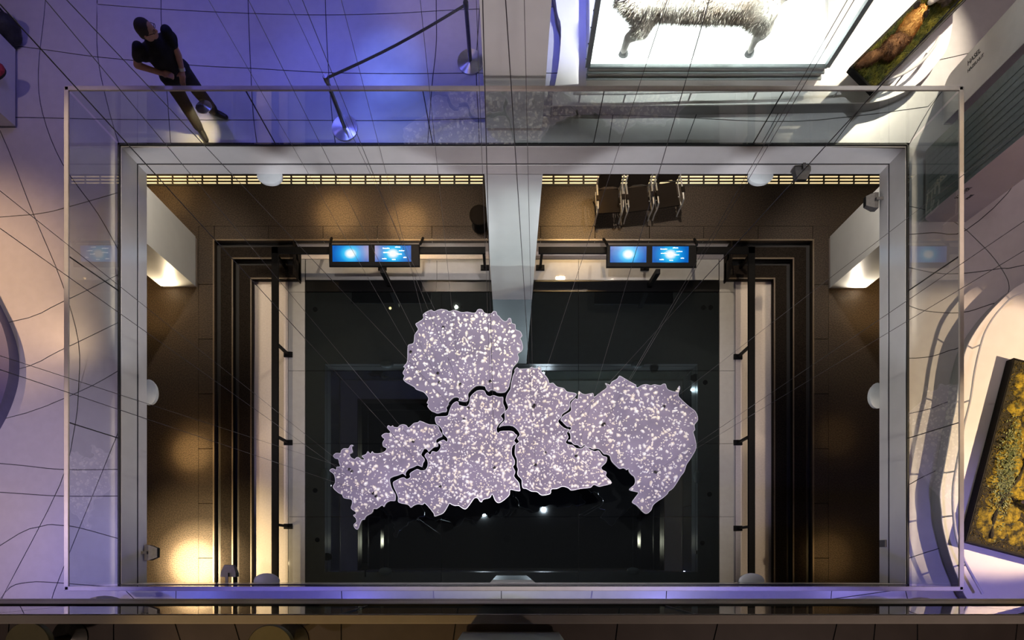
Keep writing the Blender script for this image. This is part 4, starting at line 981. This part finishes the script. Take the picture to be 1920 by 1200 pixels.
tm = Matrix.Translation(tr.location) @ Matrix.Rotation(tr.rotation_euler[2], 4, 'Z')
def T(u_, v_, h): return tm @ Vector((u_, v_*sg, zt+h))
def critter(nm, label, cat, o):
    return thing(nm, label, cat, o)
o = T(.62, .2, 0.0); r = critter('fox', 'orange fox walking on the grassy tray', 'fox', o)
def Lc(u_, v_, h): return T(u_, v_, h) - o
q = MB()
q.capsule(Lc(.38, .22, .17), .105, Lc(.62, .24, .18), .092, 14); q.capsule(Lc(.62, .24, .18), .092, Lc(.74, .20, .20), .095, 14)
q.capsule(Lc(.32, .18, .14), .05, Lc(.18, .11, .09), .07); q.capsule(Lc(.18, .11, .09), .07, Lc(.06, .07, .06), .035)
for u_, v_ in ((.38, .15), (.38, .28), (.70, .14), (.70, .27)):
    q.capsule(Lc(u_, v_, .14), .045, Lc(u_, v_, .02), .02, 10)
me = fuse(q, 'body', .012, 4); part('body', me, 'fox_fur', r); part('fur', fur(me, 5000, .035, .0035, Vector((-.7, -.7, 0))), 'fox_fur', r, kind='stuff')
q = MB(); q.capsule(Lc(.62, .22, .215), .095, Lc(.76, .19, .235), .098, 14); q.capsule(Lc(.76, .19, .24), .085, Lc(.88, .17, .25), .072, 14)
q.capsule(Lc(.86, .17, .25), .062, Lc(.93, .165, .23), .04); q.capsule(Lc(.93, .165, .225), .034, Lc(.985, .16, .205), .016)
me = fuse(q, 'head', .010, 3); part('head', me, 'fox_fur_lit', r); part('fur', fur(me, 3500, .03, .0035, Vector((-.7, -.7, 0))), 'fox_fur_lit', r, kind='stuff')
for v_, w_ in ((.095, -.02), (.245, .02)): part('ear', MB().loft([[Lc(.845, v_, .285) + Vector((rx*math.cos(a_), rx*math.sin(a_), hz)) for a_ in (6.283*i/8 for i in range(8))] for hz, rx in ((0, .036), (.04, .03), (.085, .008))]), 'dark_fur', r, smooth=True)
o = T(1.35, .2, 0.0); r = critter('badger', 'grey badger with white muzzle at the far end of the grassy tray', 'badger', o)
q = MB(); q.capsule(Lc(1.30, .2, .17), .085, Lc(1.62, .24, .20), .125, 16); q.capsule(Lc(1.62, .24, .2), .125, Lc(1.75, .25, .17), .09)
for u_, v_ in ((1.36, .12), (1.36, .28), (1.66, .14), (1.66, .32)): q.capsule(Lc(u_, v_, .12), .045, Lc(u_, v_, .02), .028, 10)
me = fuse(q, 'body', .012, 4); part('body', me, 'badger_fur', r); part('fur', fur(me, 5000, .04, .0035, Vector((.7, .7, 0))), 'badger_fur', r, kind='stuff')
q = MB(); q.capsule(Lc(1.24, .175, .18), .055, Lc(1.15, .16, .15), .036); part('muzzle', fuse(q, 'muzzle', .010, 3), 'white_fur', r)
for v_ in (.13, .25): part('ear', MB().ellipsoid(Lc(1.29, v_, .25), .022, .022, .02, 8, 6), 'dark_fur', r, smooth=True)
# moss landscape on the right
c1 = W(1901, 671, 8.84); c2 = W(1811, 1015, 8.84); du = Vector((c2.x-c1.x, c2.y-c1.y)); Lu = du.length; du.normalize(); dv = Vector((-du.y, du.x))
if dv.x < 0: dv = -dv
tr, sg, zt = tray('moss_tray', 'large mossy landscape tray at the right edge', (c1.x, c1.y), du, dv, Lu, 1.5, CAMZ-8.84, .135, 'moss', 5, 9000, .03, ())
tm = Matrix.Translation(tr.location) @ Matrix.Rotation(tr.rotation_euler[2], 4, 'Z')
rg = random.Random(9); b = MB()
for i in range(260):
    u_, v_ = rg.uniform(.16, Lu-.16), rg.uniform(.15, 1.35)
    b.ellipsoid((u_, v_*sg, zt-.012), rg.uniform(.06, .14), rg.uniform(.06, .13), rg.uniform(.014, .034), 10, 5)
part('moss_cushions', b, 'moss', tr, smooth=True, kind='stuff')
b = MB()
for i in range(900):
    u_ = rg.gauss(1.45, .28); v_ = .16 + .10*(u_-.9) + rg.gauss(.06, .06)
    if not (.05 < u_ < Lu-.05 and .03 < v_ < .6): continue
    a_ = rg.uniform(0, 6.28); h = rg.uniform(.02, .06); ww = .010
    x, y = u_, v_*sg
    b.add([(x-math.sin(a_)*ww, y+math.cos(a_)*ww, zt+h*.3), (x+math.sin(a_)*ww, y-math.cos(a_)*ww, zt+h*.3), (x+math.cos(a_)*.035, y+math.sin(a_)*.035, zt+h)], [(0, 1, 2)])
part('pale_herbs', b, 'frost_herb', tr, kind='stuff')
pth = [(Lu-.12, .30), (Lu-.5, .28), (1.5, .44), (1.1, .50), (.75, .42), (.5, .55)]
q = MB(); cv = crom([Vector((a_, c_*sg, zt+.005)) for a_, c_ in pth], 6)
q.tube(cv, [.022+.012*math.sin(i*1.7) for i in range(len(cv))], 8); part('fallen_branch', q, 'soil', tr, smooth=True)
o3 = W(1921, 941, 8.8); r = thing('hare', 'brown hare with black ear tips at the right edge of the moss', 'hare', (o3.x, o3.y, CAMZ-8.84))
q = MB(); q.capsule((.0, 0, .10), .045, (.06, -.02, .10), .06); q.capsule((.08, -.03, .09), .07, (.22, -.08, .09), .085, 14)
q.capsule((-.005, 0, .095), .04, (-.05, -.005, .08), .025)
for y in (-.05, .03): q.capsule((.1, y-.02, .06), .025, (.06, y-.02, .015), .016, 8); q.capsule((.25, y-.08, .05), .045, (.2, y-.08, .02), .02, 8)
part('body', fuse(q, 'body', .009, 3), 'hare_fur', r)
for k in (-1, 1):
    e = part('ear', MB().capsule((.0, .02*k, .13), .014, (.01, .035*k+.04, .19), .012, 8), 'hare_fur', r, smooth=True)
    part('ear_tip', MB().ellipsoid((.01, .035*k+.045, .195), .013, .015, .014, 8, 6), 'dark_fur', e, smooth=True)

# ================================================================== SIGN PILLARS
def text_mesh(txt, size, ext=.002, bold=False):
    cu = bpy.data.curves.new('t', 'FONT'); cu.body = txt; cu.size = size; cu.extrude = ext
    if bold: cu.offset = size*.012
    o = bpy.data.objects.new('t', cu); C.objects.link(o)
    dg = bpy.context.evaluated_depsgraph_get(); me = bpy.data.meshes.new_from_object(o.evaluated_get(dg))
    bpy.data.objects.remove(o); bpy.data.curves.remove(cu); return me
def pillar(label, x0, x1, y0, y1, h, front_m, left_m, round_front):
    r = thing('sign_pillar', label, 'sign pillar', ((x0+x1)/2, (y0+y1)/2, Z1))
    prof = []; R = .2
    if round_front:     # rounded lower left corner seen from the front
        prof = [(x0+R, 0)] + [(x1, 0), (x1, h), (x0, h), (x0, R)] + [(x0+R-R*math.sin(a_), R-R*math.cos(a_)) for a_ in (math.pi/2*(1-k/8) for k in range(1, 8))]
        q = MB(); n = len(prof)
        part('core', q.loft([[(p_[0], y, Z1+p_[1]) for p_ in prof] for y in (y1, y0+.006)]), left_m, r, world=True)
        part('front_panel', MB().loft([[(p_[0], y, Z1+p_[1]) for p_ in prof] for y in (y0+.005, y0)]), front_m, r, world=True)
        for k in range(9):
            y = y0+.06+k*(y1-y0-.1)/9; part('rib', MB().box(x0-.006, x0, y, y+.035, Z1+R+.02, Z1+h), left_m, r, world=True)
    else:
        prof = [(y0, 0), (y1-R, 0)] + [(y1-R+R*math.sin(a_), R-R*math.cos(a_)) for a_ in (math.pi/2*k/8 for k in range(1, 9))] + [(y1, h), (y0, h)]
        part('core', MB().loft([[(x, p_[0], Z1+p_[1]) for p_ in prof] for x in (x0+.006, x1)]), front_m, r, world=True)
        part('side_panel', MB().loft([[(x, p_[0], Z1+p_[1]) for p_ in prof] for x in (x0, x0+.005)]), left_m, r, world=True)
    return r
pa = pillar('white sign pillar lettered HASEL in the upper right', 5.84, 6.65, 5.88, 6.46, 2.4, 'lavender_panel', 'white_paint', False)
pb = pillar('lavender sign pillar lettered KIEFER with ribbed dark side', 5.52, 6.15, 4.57, 5.44, 2.4, 'lavender_panel', 'bark_panel', True)
def letters(txt, size, parent, M, bold=False):
    me = text_mesh(txt, size, .0015, bold); o = link('lettering', me, 'letter', parent)
    o.matrix_basis = Matrix.Translation(-Vector(parent.location)) @ M; return o
def onplane(px, py, axis, val):
    dx, dy = px-CX, CY-py; d_ = val*F/(dx if axis == 'x' else dy); return W(px, py, d_)
p = onplane(1814, 124, 'x', 5.838); M = Matrix(((0, 0, -1, 5.838), (0, 1, 0, p.y), (1, 0, 0, p.z), (0, 0, 0, 1)))
letters('HASEL', .085, pa, M, True)
p = onplane(1814, 137, 'x', 5.838); M = Matrix(((0, 0, -1, 5.838), (0, 1, 0, p.y), (1, 0, 0, p.z), (0, 0, 0, 1)))
letters('HAZELNUT', .058, pa, M)
# KIEFER reads upwards on the front panel
p = onplane(1797, 372, 'y', 4.568); M = Matrix(((0, -1, 0, p.x+.0), (0, 0, -1, 4.568), (1, 0, 0, p.z), (0, 0, 0, 1)))
letters('KIEFER', .085, pb, M, True)
p = onplane(1812, 374, 'y', 4.568); M = Matrix(((0, -1, 0, p.x+.02), (0, 0, -1, 4.568), (1, 0, 0, p.z), (0, 0, 0, 1)))
letters('PINE', .058, pb, M)

# ================================================================== FRONT SIDE: tables, stools
for x, y, lb in ((-5.02, -.93, 'olive round table on the gallery behind the front railing at the left'), (5.1, -.95, 'olive round table on the gallery behind the front railing at the right')):
    r = thing('round_table', lb, 'table', (x, y, Z1), group='round tables behind the front railing')
    part('table_top', MB().lathe([(.47, .72), (.5, .725), (.5, .745), (.49, .75), (0, .75)], n=40), 'olive_vinyl', r, smooth=True)
    part('pedestal', MB().lathe([(.26, 0), (.26, .015), (.035, .03), (.03, .72)], n=20), 'dark_steel', r, smooth=True)
for x, y, lb in ((-3.2, -.556, 'round olive stool at the bottom left corner of the picture'), (-1.59, -.577, 'round olive stool left of the column at the bottom')):
    r = thing('round_stool', lb, 'stool', (x, y, Z2), group='olive stools on the upper level')
    part('seat', MB().lathe([(.14, .40), (.155, .405), (.155, .44), (.148, .45), (0, .452)], n=36), 'olive_vinyl', r, smooth=True)
    part('pedestal', MB().lathe([(.13, 0), (.13, .012), (.025, .03), (.025, .40)], n=20), 'dark_steel', r, smooth=True)
